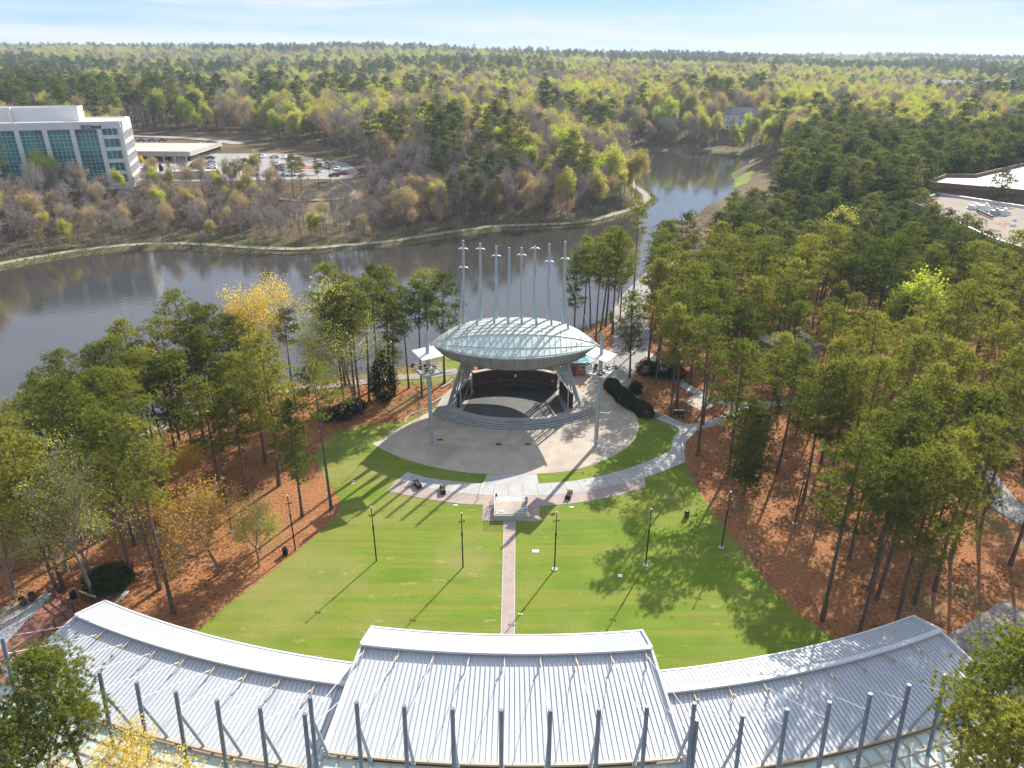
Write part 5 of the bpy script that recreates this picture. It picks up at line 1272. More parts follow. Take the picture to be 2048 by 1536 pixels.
house(412, 200, 15, 10, 7, -.2, (.42, .33, .27), (.38, .15, .09), 'small house with a reddish roof above the parking lot')
house(505, 203, 30, 11, 6, .05, (.30, .27, .25), (.11, .12, .13), 'long dark roofed house among pines above the parking lot')
house(870, 282, 26, 12, 6, .15, (.30, .25, .21), (.17, .15, .14), 'low brown roof showing between the bare trees on the far hill')
house(1018, 180, 18, 12, 8, .2, (.24, .22, .24), (.06, .065, .08), 'dark blue-roofed house under pines in the middle distance')
house(1268, 208, 26, 15, 9, -.15, (.42, .36, .32), (.05, .06, .08), 'large house with a steep slate roof, the middle one beyond the far lake arm')
house(1246, 198, 15, 12, 8, .5, (.40, .36, .33), (.07, .08, .10), 'slate-roofed house adjoining the large one beyond the far lake arm')
house(1315, 196, 16, 12, 8, .2, (.44, .36, .30), (.10, .10, .11), 'smaller slate-roofed house right of the large one, beside a tan tree')
house(1478, 258, 20, 13, 10, -.35, (.70, .70, .68), (.16, .16, .17), 'white three-storey house above the far lake shore', hip=False)
house(1555, 252, 18, 12, 8, .2, (.46, .44, .42), (.17, .17, .18), 'grey house right of the white house above the far shore')
house(1650, 250, 17, 12, 8, .1, (.44, .34, .28), (.18, .16, .15), 'brown house among tan trees right of the grey house')
house(1735, 232, 17, 10, 5, -.1, (.62, .60, .58), (.34, .31, .30), 'low pale house with a light roof in front of the yellow-green trees')
house(1490, 187, 20, 12, 7, 0, (.60, .57, .52), (.50, .48, .45), 'house with a pale roof in the far woods right of centre')
for i in range(7):
    p = ground_at(1858+i*33, 186+2*(i % 3)); ang = -.1+.15*(i % 3)
    root = empty('row_house', 'pale grey-roofed townhouse row far off at the right, before a dark pine ridge', 'house', (p.x, p.y, p.z+4), ang, 'far townhouse rows'); HOUSES.append((p.x, p.y, 44))
    MB().box((0, 0, 4), (38, 12, 8)).build('wall', mat('town_wall', (.50, .46, .43), .8), root)
    r_ = MB()
    for k in range(5): x0 = -19+7.6*k; r_.add([(x0, -6.6, 8), (x0+7.6, -6.6, 8), (x0+7.6, 6.6, 8), (x0, 6.6, 8), (x0+1.5, 0, 12), (x0+6.1, 0, 12)], [(0, 1, 5, 4), (2, 3, 4, 5), (1, 2, 5), (3, 0, 4)])
    r_.build('roof', mat('town_roof', (.36, .35, .36), .8), root)
    if i: root['group'] = 'far townhouse rows'

# office block -------------------------------------------------------------------------------------------
off = empty('office_building', 'tall white office block with green-blue glass bays and dark lettering, left edge', 'building', (OFF_AX, OFF_AY, 1.5))
off.rotation_euler = (0, 0, math.atan2(-0.309, -0.951))    # local +x runs left along the front, local -y is the back
HT = 29.4; OW, OD = 76.0, 20.0
M['offconc'] = mat('office_cladding', (0.62, 0.61, 0.60), 0.7, col2=(0.56, 0.55, 0.54), scale=0.2)
MB().box((OW/2, -OD/2, HT/2-1.5), (OW-1.0, OD-1.0, HT-2.0)).build('core', M['bluglass'], off)
fr = MB()
bay = 8.75; px0 = 7.2
piers = [0.5]+[px0+bay*k for k in range(9)]
fr.box((OW/2, -0.1, HT-1.25), (OW, 1.4, 2.5)); fr.box((OW/2, -OD+.1, HT-1.25), (OW, 1.4, 2.5)); fr.box((0.1, -OD/2, HT-1.6), (1.4, OD-1.4, 3.2))
for x in piers: fr.box((x, 0.12, (HT-2.5)/2), (1.55 if x > 1 else 1.2, 1.5, HT-2.55))
fr.box((OW/2, 0.05, 5.6), (OW, 1.2, 1.5))
# solid spandrels of the end bay
for k in range(6): fr.box((4.1, 0.0, 4.2*k+3.0), (6.0, 1.1, 1.35)) if k != 0 else None
fr.build('frame', M['offconc'], off)
for k in range(1, len(piers)):
    x0, x1 = piers[k]+.78, (piers[k+1] if k+1 < len(piers) else OW)-.78
    g = MB().box(((x0+x1)/2, 0.02, (HT-2.5+6.4)/2), (x1-x0, 0.3, HT-2.5-6.4)); g.box(((x0+x1)/2, 0.02, 2.5), (x1-x0, 0.3, 4.6)); gg = g.build('window', M['bluglass'], off)
    m_ = MB(); n = 5
    for i in range(1, n): m_.box((x0+(x1-x0)*i/n, 0.2, (HT-3.2)/2+.2), (0.075, 0.08, HT-3.8))
    z_ = 7.0
    while z_ < HT-3.4: m_.box(((x0+x1)/2, 0.2, z_), (x1-x0, 0.08, 0.075)); m_.box(((x0+x1)/2, 0.2, z_+1.1), (x1-x0, 0.08, 0.075)); m_.box(((x0+x1)/2, 0.2, z_+2.9), (x1-x0, 0.08, 0.07)); z_ += 4.2
    m_.build('glazing_bars', M['steelw'], gg)
for k in range(6):
    g = MB().box((3.85, 0.1, 4.2*k+5.05 if k else 2.0), (5.0, 0.3, 2.7)).build('window', M['bluglass'], off)
    m_ = MB(); [m_.box((1.4+5.0*i/3, 0.28, 4.2*k+5.05 if k else 2.0), (0.12, 0.1, 2.7)) for i in range(4)]; m_.build('glazing_bars', M['steelw'], g)
sv = MB()
for k in range(7): sv.box((-0.05, -OD/2, 4.1*k+1.5), (0.7, OD-.4, 1.3))
for i in range(8): sv.box((-0.12, -OD*i/7, HT/2-1), (0.7, 0.6, HT-2))
sv.build('side_wall', M['offconc'], off)
MB().box((OW/2, -OD/2, HT-0.55), (OW-1.6, OD-1.6, 0.3)).build('roof', M['white'], off)
pw = MB(); pw.box((33, -7.5, HT+2.1), (37, 0.5, 4.8)); pw.box((14.6, -12, HT+2.1), (0.5, 9.0, 4.8)); pw.box((33, -16.5, HT+2.1), (37, 0.5, 4.8)); pw.box((36, -6.9, HT+2.2), (1.0, 1.2, 5.0)); pw.box((60, -12, HT+1.6), (18, 8, 3.6))
pw.build('roof_screen', M['offconc'], off)
rt = MB()
for x in (44, 48, 52): rt.box((x, -4.5, HT+.4), (2.2, 1.6, 1.3))
rt.build('roof_unit', M['steelw'], off)
# lettering on the parapet
fc = bpy.data.curves.new('lettering', 'FONT'); fc.body = 'Chimsi'; fc.size = 1.75; fc.extrude = 0.12; fc.offset = 0.03
tmp = bpy.data.objects.new('tmp', fc); C.objects.link(tmp); bpy.context.view_layer.update()
tme = bpy.data.meshes.new_from_object(tmp.evaluated_get(bpy.context.evaluated_depsgraph_get())); bpy.data.objects.remove(tmp)
sgn = link('sign', tme, off, M['black'])
sgn.matrix_local = Matrix.Translation((11.2, 0.78, HT-2.3)) @ Matrix(((-1, 0, 0, 0), (0, 0, 1, 0), (0, 1, 0, 0), (0, 0, 0, 1)))
lg = MB()
for k in range(20):
    a, b = 2*PI*k/20, 2*PI*(k+1)/20; lg.beam((12.2-.62*math.cos(a), 0.85, HT-1.7+.62*math.sin(a)), (12.2-.62*math.cos(b), 0.85, HT-1.7+.62*math.sin(b)), .2, .2, up=(0, 1, 0))
lg.box((11.95, 0.85, HT-1.7), (.75, 0.2, 0.2)); lg.build('emblem', M['black'], off)

# parking structure and enclosure walls
ga = at(268, 305, 12); gb_ = at(372, 305, 12)
pk = empty('parking_deck', 'low tan parking deck with a flat pale top behind the office block', 'building', (ga.x-20, ga.y, 8))
LW = gb_.x-ga.x+22
pb_ = MB(); pb_.box((LW/2, 20, 3.4), (LW, 40, 0.5)); pb_.box((LW/2, 0.1, 3.5), (LW, 0.5, 2.2)); pb_.box((LW-.1, 20, 3.5), (0.5, 39.4, 2.0)); pb_.build('deck', mat('deck_tan', (.50, .44, .38), .8, col2=(.44, .39, .34), scale=.3), pk)
MB().box((LW/2, 20.5, 1.5), (LW-1.5, 38, 2.9)).build('interior', M['darkvoid'], pk)
ps = MB()
for k in range(9): ps.box((2+k*(LW-4)/8, 0.3, 1.2), (.6, .6, 2.4))
ps.build('pillars', M['offconc'], pk)
e0, e1 = at(345, 358, 8), at(430, 356, 8)
tag(MB().box(((e0.x+e1.x)/2, (e0.y+e1.y)/2+1, 9.4), ((e1-e0).length, 3.5, 2.9), rz=math.atan2(e1.y-e0.y, e1.x-e0.x)).box(((e0.x+e1.x)/2, (e0.y+e1.y)/2+1, 10.9), ((e1-e0).length+.3, 3.8, .15), rz=math.atan2(e1.y-e0.y, e1.x-e0.x)).build('enclosure_wall', mat('stucco', (.52, .46, .40), .85, col2=(.47, .41, .36), scale=.4)), 'long low beige enclosure wall at the front edge of the parking lot', 'wall')
e0 = at(290, 345, 8); tag(MB().box((e0.x, e0.y, 9.0), (11, 2.5, 2.0)).box((e0.x, e0.y, 10.05), (11.3, 2.8, .12)).build('enclosure_wall', M['offconc']), 'short pale wall with shrubs beside the office corner', 'wall')
for px, py, k_, h_, lab in ((283, 336, YEL, 5, 'small yellow-green tree beside the office corner and parking lot'), (303, 338, HOL, 4.5, 'small dark conifer beside the parked cars near the office'), (322, 343, HOL, 3, 'small round dark shrub at the parking lot corner near the office'), (437, 352, HOL, 2.4, 'clipped shrub at the right end of the long beige wall')):
    p = at(px, py, 8); plant(k_[1], p.x, p.y, lab, 'tree' if k_ is YEL else 'shrub', None, h_/k_[1][2], name='small_tree' if k_ is YEL else 'shrub', z=8)

# cars
carcols = dict(white=(.75, .76, .78), black=(.02, .02, .025), blue=(.02, .08, .35), silver=(.45, .47, .50), grey=(.14, .15, .17), red=(.35, .03, .03))
CARP = {}
def car_proto(cn):
    paint = mat('car_paint_'+cn, carcols[cn], 0.25, 0.2 if cn in ('silver', 'grey') else 0.0, spec=0.8)
    b = MB(); L = [(-2.25, .35), (-2.3, .75), (-1.6, .92), (-1.1, .98), (-.55, 1.42), (.85, 1.44), (1.55, 1.02), (2.15, .95), (2.28, .7), (2.25, .35)]
    def prof(w, sh): return [(x, w*(0.80 if z > 1.1 else 1.0), z) for x, z in sh]
    l = prof(-.9, L); r_ = prof(.9, L); n = len(L); b.add(l+r_, [tuple(range(n)), tuple(range(n, 2*n))[::-1]]+[(i, i+n, (i+1) % n+n, (i+1) % n) for i in range(n)])
    g = MB()
    for s_ in (-1, 1): g.add([(-1.0, s_*.885, 1.0), (1.4, s_*.885, 1.04), (.85, s_*.745, 1.38), (-.5, s_*.745, 1.37)], [(0, 1, 2, 3)])
    g.add([(-1.12, -.8, 1.0), (-1.12, .8, 1.0), (-.60, .66, 1.405), (-.60, -.66, 1.405)], [(0, 1, 2, 3)]); g.add([(1.56, -.8, 1.04), (1.56, .8, 1.04), (.92, .66, 1.425), (.92, -.66, 1.425)], [(0, 1, 2, 3)])
    w = MB(); w.tube((0, -.12, 0), (0, .12, 0), .33, n=12)
    return b.mesh('car_body'), g.mesh('car_glass'), w.mesh('car_wheel'), paint
def car(px, py, rz, cn, label, z=8.15):
    if cn not in CARP:
        a, g, w, p_ = car_proto(cn); a.materials.append(p_); g.materials.append(M['carglass']); w.materials.append(M['tyre']); CARP[cn] = (a, g, w)
    a, g, w = CARP[cn]; p = at(px, py, z); root = empty('parked_car', label, 'car', (p.x, p.y, z), rz, 'cars parked in the far parking lot')
    link('body', a, root); link('windows', g, root)
    for x in (-1.4, 1.4):
        for y in (-.82, .82): o = link('wheel', w, root); o.location = (x, y, .33)
S_ = PI/2
for i, (px, py) in enumerate([(396, 326), (392, 330), (389, 334), (393, 338)]): car(px, py, .12, 'black' if i != 1 else 'grey', f'dark car, {ordn[i]} from the back in the row behind the bright blue car')
car(394, 343, .1, 'blue', 'bright blue car nearest the long beige wall')
for i, (px, py) in enumerate([(421, 327), (423, 332), (424, 337)]): car(px, py, .12, ['grey', 'silver', 'white'][i], ['grey', 'silver', 'white'][i]+' car in the short row right of the bright blue car\'s row')
for px, py, cn, t_ in [(300, 315, 'white', 'white car before the parking deck, second from the office'), (313, 317, 'black', 'black car before the parking deck beside the white one'), (275, 314, 'white', 'white car before the parking deck, closest to the office'), (272, 320, 'silver', 'silver car by the office corner behind the yellow-green tree'),
                       (361, 317, 'blue', 'dark blue car at the right part of the parking deck'), (372, 317, 'black', 'black car right of the dark blue one by the deck'), (384, 317, 'white', 'white car right of the black one by the deck'), (392, 311, 'silver', 'silver car standing behind the white car by the deck'),
                       (409, 318, 'grey', 'grey car between the deck row and the green tree'), (420, 318, 'black', 'black car beside the grey one next to the green tree'), (402, 291, 'white', 'white car in the upper pair right of the parking deck'), (406, 296, 'white', 'white car in front of the upper pair right of the deck'), (411, 291, 'silver', 'silver car in the upper pair right of the parking deck'), (426, 304, 'grey', 'grey car in the aisle right of the parking deck'),
                       (517, 313, 'black', 'black car at the far edge of the lot behind the tall pine'), (527, 315, 'white', 'white car at the far edge of the lot right of the black one'), (549, 316, 'silver', 'silver car in the back row, middle of the lot'), (569, 317, 'white', 'white car in the back row between two pines'), (584, 319, 'black', 'black car in the back row behind the pine pair'),
                       (556, 330, 'white', 'white car in the middle of the lot beside the long planting bed'), (588, 332, 'grey', 'grey car at the red planting bed'), (598, 332, 'red', 'dark red car at the red planting bed'), (560, 335, 'grey', 'dark grey car in front of the middle white car'), (568, 340, 'silver', 'silver car in the middle row of the lot'), (558, 341, 'grey', 'grey car in the middle row beside the silver one'),
                       (510, 330, 'grey', 'grey car at the left part of the middle row'), (500, 333, 'white', 'white car at the left part of the middle row'), (510, 341, 'silver', 'silver car at the left front of the lot'), (482, 339, 'grey', 'grey-green car at the left front near the tall pine'), (470, 325, 'silver', 'silver car under the spreading pine'), (484, 323, 'grey', 'grey car under the spreading pine'),
                       (546, 350, 'silver', 'beige van-like car by the front edge of the lot'), (572, 351, 'white', 'white car by the front edge, left of its twin'), (583, 352, 'white', 'white car by the front edge, right of its twin'), (505, 352, 'grey', 'grey car by the front edge behind bare trees'),
                       (655, 336, 'white', 'white car at the right end of the lot, first of three'), (664, 338, 'silver', 'silver car at the right end of the lot between white ones'), (675, 340, 'white', 'white car at the right end of the lot nearest the footpath'), (640, 333, 'black', 'black car at the right end of the lot under a pine'), (685, 349, 'red', 'dark red car at the top of the winding footpath'), (669, 353, 'black', 'black car near the top of the winding footpath')]:
    car(px, py, random.choice([.1, S_+.15, S_-.1, .05]), cn, t_)
for px, lab in ((283, 'dark car on top of the parking deck, leftmost'), (304, 'dark car on top of the parking deck, middle'), (325, 'dark car on top of the parking deck, rightmost')): car(px, 283, .1, 'blue' if px < 320 else 'black', lab, 11.7)

# brick buildings at the right ------------------------------------------------------------------------------
M['brickwall'] = mat('red_brown_brick', (.20, .115, .10), .9, col2=(.155, .09, .085), scale=.5)
M['gravelroof'] = mat('gravel_roof', (.265, .215, .18), .95, col2=(.225, .18, .15), scale=.10, bump=.1)
overlay(M['gravelroof'], (.18, .15, .125), .05, .55, .7, .5, (1, 3, 1))
M['whiteroof'] = mat('white_membrane', (.46, .445, .42), .7, col2=(.41, .39, .365), scale=.05)
A = empty('flat_roof_building', 'brick building with a tan gravel roof and rooftop units, right edge', 'building', (140, 215, 0))
ra = [(x-140, y-215) for x, y in G([(1822, 405), (1877, 388), (2160, 432)], 15)+G([(2250, 560), (1988, 480)], 15)]
MB().poly(ra, 0, 14.6).build('wall', M['brickwall'], A); MB().poly([(x*.985, y*.985) for x, y in ra], 14.5, 14.75).build('roof', M['gravelroof'], A)
pp = MB()
for a, b in zip(ra, ra[1:]+ra[:1]): pp.beam((*a, 15.0), (*b, 15.0), .5, .9)
pp.build('parapet', M['steelw'], A)
for px, py, sz, m_, lab in [(1945, 418, (3.2, 2, 1.3), 'steelw', 'white rooftop unit farthest left on the gravel roof'), (1964, 421, (4.0, 2.2, 1.8), 'steelw', 'largest grey-blue rooftop box on the gravel roof'), (1987, 430, (2.4, 2, 1.5), 'steel', 'cluster of metal vents right of the largest rooftop box'), (2004, 430, (2.6, 2, 1.6), 'steelw', 'rightmost white vent cluster on the gravel roof'), (2029, 442, (1.6, 1.6, .8), 'white', 'white dome vent, upper of the pair at the right'), (2026, 452, (2.0, 1.6, .8), 'white', 'white dome vent, lower of the pair at the right')]:
    q = at(px, py, 14.75); u_ = MB(); sz = tuple(c*.68 for c in sz)
    if 'dome' in lab: u_.lathe([(sz[0]*.5, 0), (sz[0]*.5, .3), (sz[0]*.3, .7), (.05, .85)], (0, 0, 0), 14)
    else:
        u_.box((0, 0, sz[2]/2+.3), sz); u_.box((0, 0, .15), (sz[0]+.4, sz[1]+.4, .3)); u_.tube((sz[0]*.3, 0, sz[2]+.3), (sz[0]*.3, 0, sz[2]+.8), .4, n=10); u_.tube((sz[0]/2, .3, .9), (sz[0]/2+1.6, .3, .5), .35, n=8)
    o = u_.build('rooftop_unit', M[m_]); o.location = (q.x, q.y, 14.75); tag(o, lab, 'rooftop unit', 'units on the gravel roof')
q0, q1 = at(1955, 424, 14.8), at(1985, 438, 14.8); tag(MB().beam(q0+Vector((0, 0, .5)), q1+Vector((0, 0, .5)), .5, .5).beam(q0+Vector((0, 0, .2)), q0+Vector((0, 0, 0)), .3, .3).build('rusty_duct', M['postwood']), 'rust-brown duct lying diagonally on the gravel roof', 'duct')
B = empty('brick_building', 'large red-brown brick building with a bright white roof, farther right', 'building', (190, 280, 0))
rb2 = [(x-190, y-280) for x, y in G([(1852, 364), (1893, 349), (1950, 350), (2048, 327), (2240, 285)], 18)+G([(2300, 400), (2048, 381)], 18)]
MB().poly(rb2, 0, 17).build('wall', M['brickwall'], B); MB().poly([(x*.985, y*.985) for x, y in rb2], 16.8, 17.1).build('roof', M['whiteroof'], B)
pp = MB()
for a, b in zip(rb2, rb2[1:]+rb2[:1]): pp.beam((*a, 17.5), (*b, 17.5), .6, 1.5)
pp.build('parapet', M['brickwall'], B)
# roof peeking through the right grove
q = at(1585, 672, 5); hs = empty('park_building', 'pale blue-grey roofed park building hidden among the right grove pines', 'building', (q.x, q.y, 0), .5)
MB().box((0, 0, 2), (9, 7, 4)).build('wall', M['stone'], hs); MB().add([(-5.2, -4.2, 4), (5.2, -4.2, 4), (5.2, 4.2, 4), (-5.2, 4.2, 4), (0, -4.2, 6.6), (0, 4.2, 6.6)], [(0, 4, 5, 3), (1, 2, 5, 4), (0, 1, 4), (2, 3, 5), (3, 2, 1, 0)]).build('roof', M['seam'], hs)
# radio masts on the horizon
for px, d_, h_, lab in ((933, 2600, 44, 'thin lattice radio mast on the horizon left of centre'),):
    rr_ = ray(px, 100); x = rr_[0]/rr_[1]*d_; z_ = hz(x, d_); a_ = empty('radio_mast', lab, 'mast', (x, d_, z_)); m_ = MB()
    for k in range(3): c_ = Vector((.7*math.cos(k*2.09), .7*math.sin(k*2.09), 0)); m_.tube(c_, c_+Vector((0, 0, h_)), .16, n=4)
    for z2 in range(0, int(h_), 6): m_.box((0, 0, z2), (1.0, 1.0, .3))
    m_.build('lattice', M['steeldark'], a_); MB().tube((0, 0, h_), (0, 0, h_+4), .25, n=6).box((0, 0, h_*.8), (3.0, 3.0, 1.0)).build('antenna', M['white'], a_)

# ================================================================ HEDGES AND SHRUBS
def clipped(name, L, R_, h_, label, n, cat='hedge'):
    r = np.random.default_rng(len(label)); P_ = [np.array(at(*p)[:2]) for p in L]; segs = [(P_[i], P_[i+1]) for i in range(len(P_)-1)]; lens_ = np.array([np.linalg.norm(b-a) for a, b in segs]); out = []
    for (a, b), l_ in zip(segs, lens_):
        m_ = int(n*l_/lens_.sum()); t_ = r.random(m_)[:, None]; th = r.uniform(-.15, PI+.15, m_); rr = R_*(1+.12*np.sin(t_[:, 0]*l_*1.3+th*2))*r.uniform(.86, 1.03, m_); c_ = a+(b-a)*t_; d_ = (b-a)/l_; nn = np.array([-d_[1], d_[0]])
        out.append(np.concatenate([c_+nn*(rr*np.cos(th))[:, None], (h_*.08+h_*.92*np.abs(np.sin(th))**.7*(rr/R_))[:, None]], 1))
    for e in (P_[0], P_[-1]):
        m_ = n//8; d = norm(r.normal(size=(m_, 3))); d[:, 2] = abs(d[:, 2]); out.append(np.concatenate([e+d[:, :2]*R_*.95, (h_*.1+h_*.9*d[:, 2])[:, None]], 1))
    return tag(link(name, tri_mesh(name, leaves(np.concatenate(out), 2, .05, .17, r), M['holly'])), label, cat)
clipped('hedge', [(1221, 776), (1250, 805), (1292, 832)], 1.35, 1.9, 'long rounded dark green hedge at the right edge of the plaza', 12000)
MBs = MB(); a, b = at(1221, 776), at(1292, 832)
def ball(px, py, R_, h_, label, n=1600):
    p = at(px, py); me = tri_mesh('shrub', shrub_geo(px, n, R_, h_, .16), M['holly']); o = link('shrub', me); o.location = (p.x, p.y, 0); return tag(o, label, 'shrub')
ball(1271, 788, 1.1, 2.3, 'ball-shaped dark shrub standing alone beside the upper hedge end', 2000)
ball(1292, 750, 2.0, 2.8, 'dark rounded shrub at the road above the ball-shaped shrub, left one', 2400); ball(1322, 752, 2.2, 3.0, 'dark rounded shrub at the road, right of its neighbour', 2400); ball(1352, 758, 1.9, 2.6, 'dark rounded shrub at the road, farthest right of three', 2200)
ball(222, 1172, 2.6, 2.2, 'wide dark shrub on the pine straw beside the loose boards', 3800)
ball(655, 838, 1.8, 2.0, 'dark shrub in the shade left of the lawn top', 2000); ball(688, 836, 2.0, 2.4, 'dark shrub beside the lawn top, middle of three', 2200); ball(712, 822, 1.8, 2.2, 'dark shrub beside the lawn top, nearest the plaza', 2000)

# ================================================================ WOODLAND ACROSS THE LAKE
clear = np.zeros(len(AL), bool)
for hx, hy, w in HOUSES:
    d = math.hypot(hx, hy); ux, uy = hx/d, hy/d; al = (AL[:, 0]-hx)*ux+(AL[:, 1]-hy)*uy; ac = -(AL[:, 0]-hx)*uy+(AL[:, 1]-hy)*ux
    clear |= (np.abs(ac) < w*.55+2) & (al < 14) & (al > -((14+d*0.045) if d < 640 else (30+d*0.085)))
AL = AL[~clear]
vis = np.abs(AL[:, 0]/AL[:, 1]) < 0.86; AL = AL[vis]
SPEC = [species(x, y) for x, y in AL]
SPEC = [('bare' if (k == 'pine' and -175 < x < -42 and y < 290) else k) for k, (x, y) in zip(SPEC, AL)]
HTS = height(AL[:, 0], AL[:, 1])
order = np.argsort(np.hypot(AL[:, 0], AL[:, 1]))
MAPK = dict(pine=MIDP, bare=BARE, pink=PINKB, bud=BUD, lime=LIME)
LABK = dict(pine=('pine_tree', 'pine tree', 'dark pine among the bare woods on the far shore of the lake', 'pines on the far shore'),
            bare=('bare_tree', 'tree', 'leafless grey-brown tree on the far shore of the lake', 'leafless trees on the far shore'),
            pink=('red_budded_tree', 'tree', 'tree with rusty reddish buds on the far shore of the lake', 'red-budded trees on the far shore'),
            bud=('budding_tree', 'tree', 'tree with pale yellow-green young leaves on the far shore of the lake', 'yellow-green trees on the far shore'),
            lime=('budding_tree', 'tree', 'tree with bright lime-green leaves on the far shore of the lake', 'lime-green trees on the far shore'))
LIMIT = dict(pine=max(0, 290-len(NEAR_R)-90), bare=290, pink=130, bud=190, lime=100); used = {k: 0 for k in LIMIT}; mass = []
inview = lambda x, y: abs(x/y) < 0.76
for i in order:
    k = SPEC[i]; x, y = AL[i]
    if used[k] < LIMIT[k] and inview(x, y) and not (x > 75 and y < 480):
        used[k] += 1; nm, cat, lab, grp = LABK[k]; lab = lab.replace('on the far shore of the lake', 'on the hillside beyond the far shore' if y > 300 else 'on the far shore below the office block' if x < -95 else 'on the far shore below the parking lot' if x < -45 else 'on the far shore straight behind the stage masts' if x < 15 else 'on the wooded point by the far lake arm'); s_ = (RR.uniform(.42, .66) if -150 < x < -42 and y < 300 else RR.uniform(.6, .95)) if y < 300 else RR.uniform(.8, 1.15)
        plant(MAPK[k][RR.randrange(len(MAPK[k]))], x, y, lab, cat, grp, s_, name=nm, z=float(HTS[i]), rnd=RR)
    else: mass.append((x, y, float(HTS[i]), k))
for x, y in rest: mass.append((x, y, hz(x, y), 'pine'))

# tree models for the mass live in a collection that is not part of the scene
src = bpy.data.collections.new('tree_models'); KIDX = {}
order_names = []
def joined(tr, crn, nm):
    bm = bmesh.new(); bm.from_mesh(tr); n0 = len(bm.faces); bm.from_mesh(crn); bm.faces.ensure_lookup_table()
    nt_ = len(tr.materials)
    for f in bm.faces[n0:] if False else []: pass
    for j, f in enumerate(bm.faces):
        if j >= n0: f.material_index += nt_
    me = bpy.data.meshes.new(nm); bm.to_mesh(me); bm.free()
    for m_ in list(tr.materials)+list(crn.materials): me.materials.append(m_)
    return me
cnt = 0
for k in PKINDS:
    KIDX[k] = []
    for pr in MAPK[k]:
        o = bpy.data.objects.new(f'model_{cnt:02d}', joined(pr[0], pr[1], 'tree_model')); src.objects.link(o); KIDX[k].append(cnt); cnt += 1
me = bpy.data.meshes.new('woodland'); N = len(mass); me.vertices.add(N)
me.vertices.foreach_set('co', np.array([(m_[0], m_[1], m_[2]-.1) for m_ in mass], np.float32).reshape(-1))
ia = me.attributes.new('kind_index', 'INT', 'POINT'); ia.data.foreach_set('value', np.array([RR.choice(KIDX[m_[3]]) for m_ in mass], np.int32))
sa = me.attributes.new('size', 'FLOAT', 'POINT'); sa.data.foreach_set('value', np.array([((RR.uniform(.92, 1.15) if m_[1] < 375 else RR.uniform(.85, 1.3)) if m_[1] < 700 else RR.uniform(.8, 1.2)*(1+min(.22, (m_[1]-700)/6000))) for m_ in mass], np.float32))
ra_ = me.attributes.new('turn', 'FLOAT', 'POINT'); ra_.data.foreach_set('value', np.array([RR.uniform(0, 6.28) for _ in mass], np.float32))
wood = tag(link('woodland', me), 'rolling woods of pines and budding trees reaching to the horizon', 'woods', kind='stuff')
ng = bpy.data.node_groups.new('woodland', 'GeometryNodeTree'); ng.interface.new_socket('Geometry', in_out='INPUT', socket_type='NodeSocketGeometry'); ng.interface.new_socket('Geometry', in_out='OUTPUT', socket_type='NodeSocketGeometry')
gi, go = ng.nodes.new('NodeGroupInput'), ng.nodes.new('NodeGroupOutput')
ci = ng.nodes.new('GeometryNodeCollectionInfo'); ci.inputs['Collection'].default_value = src; ci.inputs['Separate Children'].default_value = True; ci.inputs['Reset Children'].default_value = True
ip = ng.nodes.new('GeometryNodeInstanceOnPoints'); ip.inputs['Pick Instance'].default_value = True
def attr(nm, ty):
    n = ng.nodes.new('GeometryNodeInputNamedAttribute'); n.data_type = ty; n.inputs['Name'].default_value = nm; return n.outputs['Attribute']
cx_ = ng.nodes.new('ShaderNodeCombineXYZ'); ng.links.new(attr('turn', 'FLOAT'), cx_.inputs['Z'])
er = ng.nodes.new('FunctionNodeEulerToRotation'); ng.links.new(cx_.outputs[0], er.inputs[0])
ng.links.new(gi.outputs[0], ip.inputs['Points']); ng.links.new(ci.outputs[0], ip.inputs['Instance']); ng.links.new(attr('kind_index', 'INT'), ip.inputs['Instance Index'])
ng.links.new(er.outputs[0], ip.inputs['Rotation']); ng.links.new(attr('size', 'FLOAT'), ip.inputs['Scale']); ng.links.new(ip.outputs[0], go.inputs[0])
mod = wood.modifiers.new('woodland', 'NODES'); mod.node_group = ng
print('mass trees', N, 'used', used, 'near right', len(NEAR_R), 'rest', len(rest))

# understory: low brush on the far bank and under the groves
r = np.random.default_rng(9); n = 5200
ux_ = r.uniform(-230, 160, n); uy_ = r.uniform(192, 420, n); s_ = sdist(ux_, uy_, LP)
m_ = (s_ > 9) & (np.abs(ux_/uy_) < .82) & ((uy_ > np.interp(ux_, [-200, -110, -50, 6, 40, 62, 75], [165, 175, 178, 200, 230, 300, 480])))
for p in keep: m_ &= sdist(ux_, uy_, np.array(p)) > 1
ux_, uy_ = ux_[m_], uy_[m_]; hh = height(ux_, uy_); base_ = np.stack([ux_, uy_, hh+.4], 1)
tw_ = blades(np.repeat(base_, 4, 0)+r.normal(size=(len(base_)*4, 3))*[1.0, 1.0, .2], np.tile([0, 0, 1.0], (len(base_)*4, 1)), 5, 2.6, .09, .55, r)
tag(link('undergrowth', tri_mesh('undergrowth', tw_, M['twig'])), 'grey-brown brush covering the far bank', 'undergrowth', kind='stuff')
bank = []
for off_, seg in ((1.8, far_shore), (8.6, far_shore)):
    for a, b in zip(offset_line(seg, off_), offset_line(seg, off_)[1:]):
        l_ = math.hypot(b[0]-a[0], b[1]-a[1])
        for k in range(int(l_*3)): q = r.random(); bank.append((a[0]+(b[0]-a[0])*q+r.normal()*.8, a[1]+(b[1]-a[1])*q+r.normal()*.8))
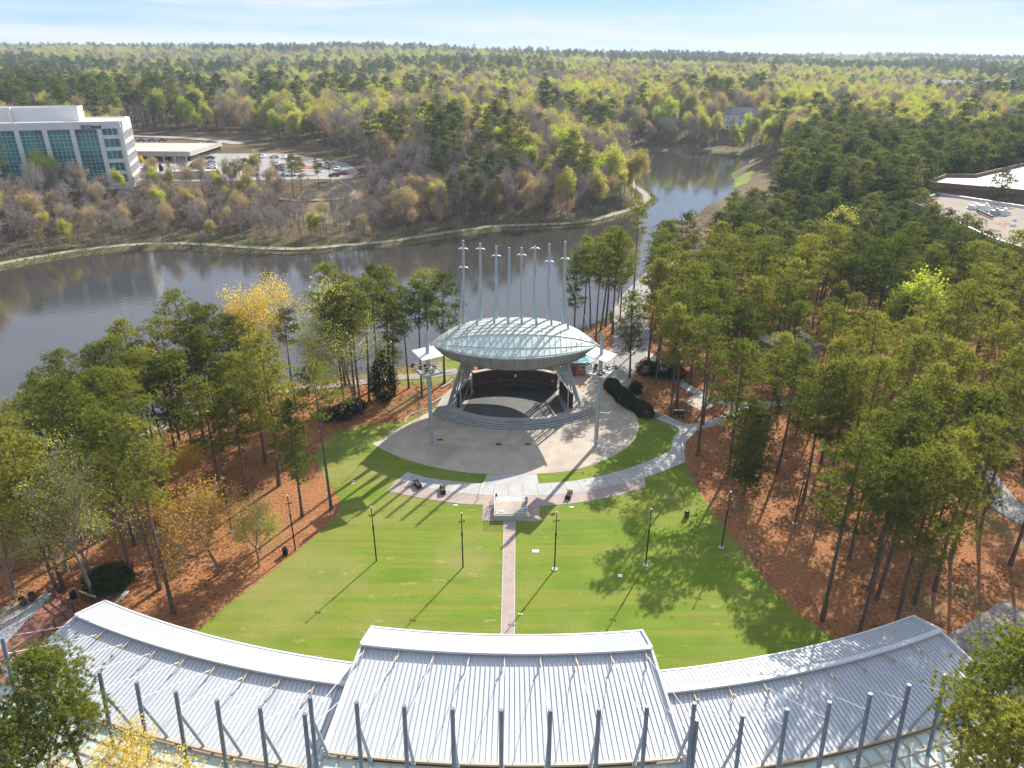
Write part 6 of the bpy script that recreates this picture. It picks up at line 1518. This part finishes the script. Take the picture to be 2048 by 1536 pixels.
bank = np.array(bank); bh = height(bank[:, 0], bank[:, 1]); gsel = r.random(len(bank)) < .7; bk_ = np.stack([bank[:, 0], bank[:, 1], bh+.25], 1)[gsel]
tag(link('bank_grass', tri_mesh('bank_grass', blades(bk_, np.tile([0, 0, 1.0], (len(bk_), 1)), 9, 1.0, .12, .5, r), foliage('bank_weeds', (.12, .12, .03), (.22, .23, .05), .3))), 'rough weeds along the far bank', 'grass', kind='stuff')

n = 26000; lx, ly = r.uniform(-60, 80, n), r.uniform(52, 150, n); s_ = sdist(lx, ly, LP); m_ = s_ > 6
for p in [G(PLZ), G(LAWN), G(WALK), G(PAV), SROAD]: m_ &= sdist(lx, ly, np.array(p)) > (0.3 if p is not SROAD else 1)
dens = vnoise(lx, ly, 9, 21); m_ &= dens > 0.35
lx, ly = lx[m_], ly[m_]; P_ = np.stack([lx, ly, np.maximum(height(lx, ly), 0)+.03], 1); a_ = r.uniform(0, 2*PI, len(lx)); D_ = np.stack([np.cos(a_), np.sin(a_), np.full(len(lx), .06)], 1)
k_ = len(P_)//2
tag(link('fallen_twigs', tri_mesh('fallen_twigs', blades(P_[:k_], D_[:k_], 2, .9, .06, .25, r), M['bark'])), 'dead twigs and bark scattered over the pine straw', 'litter', kind='stuff')
tag(link('straw_drifts', tri_mesh('straw_drifts', leaves(P_[k_:], 5, np.array([.35, .35, .02]), .32, r), mat('dry_straw', (.34, .17, .09), .95, col2=(.18, .085, .05), scale=.4))), 'loose drifts of dry pine straw and leaves', 'litter', kind='stuff')

# ================================================================ HAZE
hb = MB().box((0, 1990, 42), (7000, 4180, 106)).mesh('haze'); hm = bpy.data.materials.new('haze'); hm.use_nodes = True; t = hm.node_tree; t.nodes.clear()
v = t.nodes.new('ShaderNodeVolumePrincipled'); v.inputs['Color'].default_value = (.66, .82, 1.0, 1); v.inputs['Density'].default_value = 0.00014; v.inputs['Anisotropy'].default_value = 0.1
o = t.nodes.new('ShaderNodeOutputMaterial'); t.links.new(v.outputs[0], o.inputs['Volume'])
hm.cycles.homogeneous_volume = True
tag(link('haze', hb, None, hm), kind='stuff')
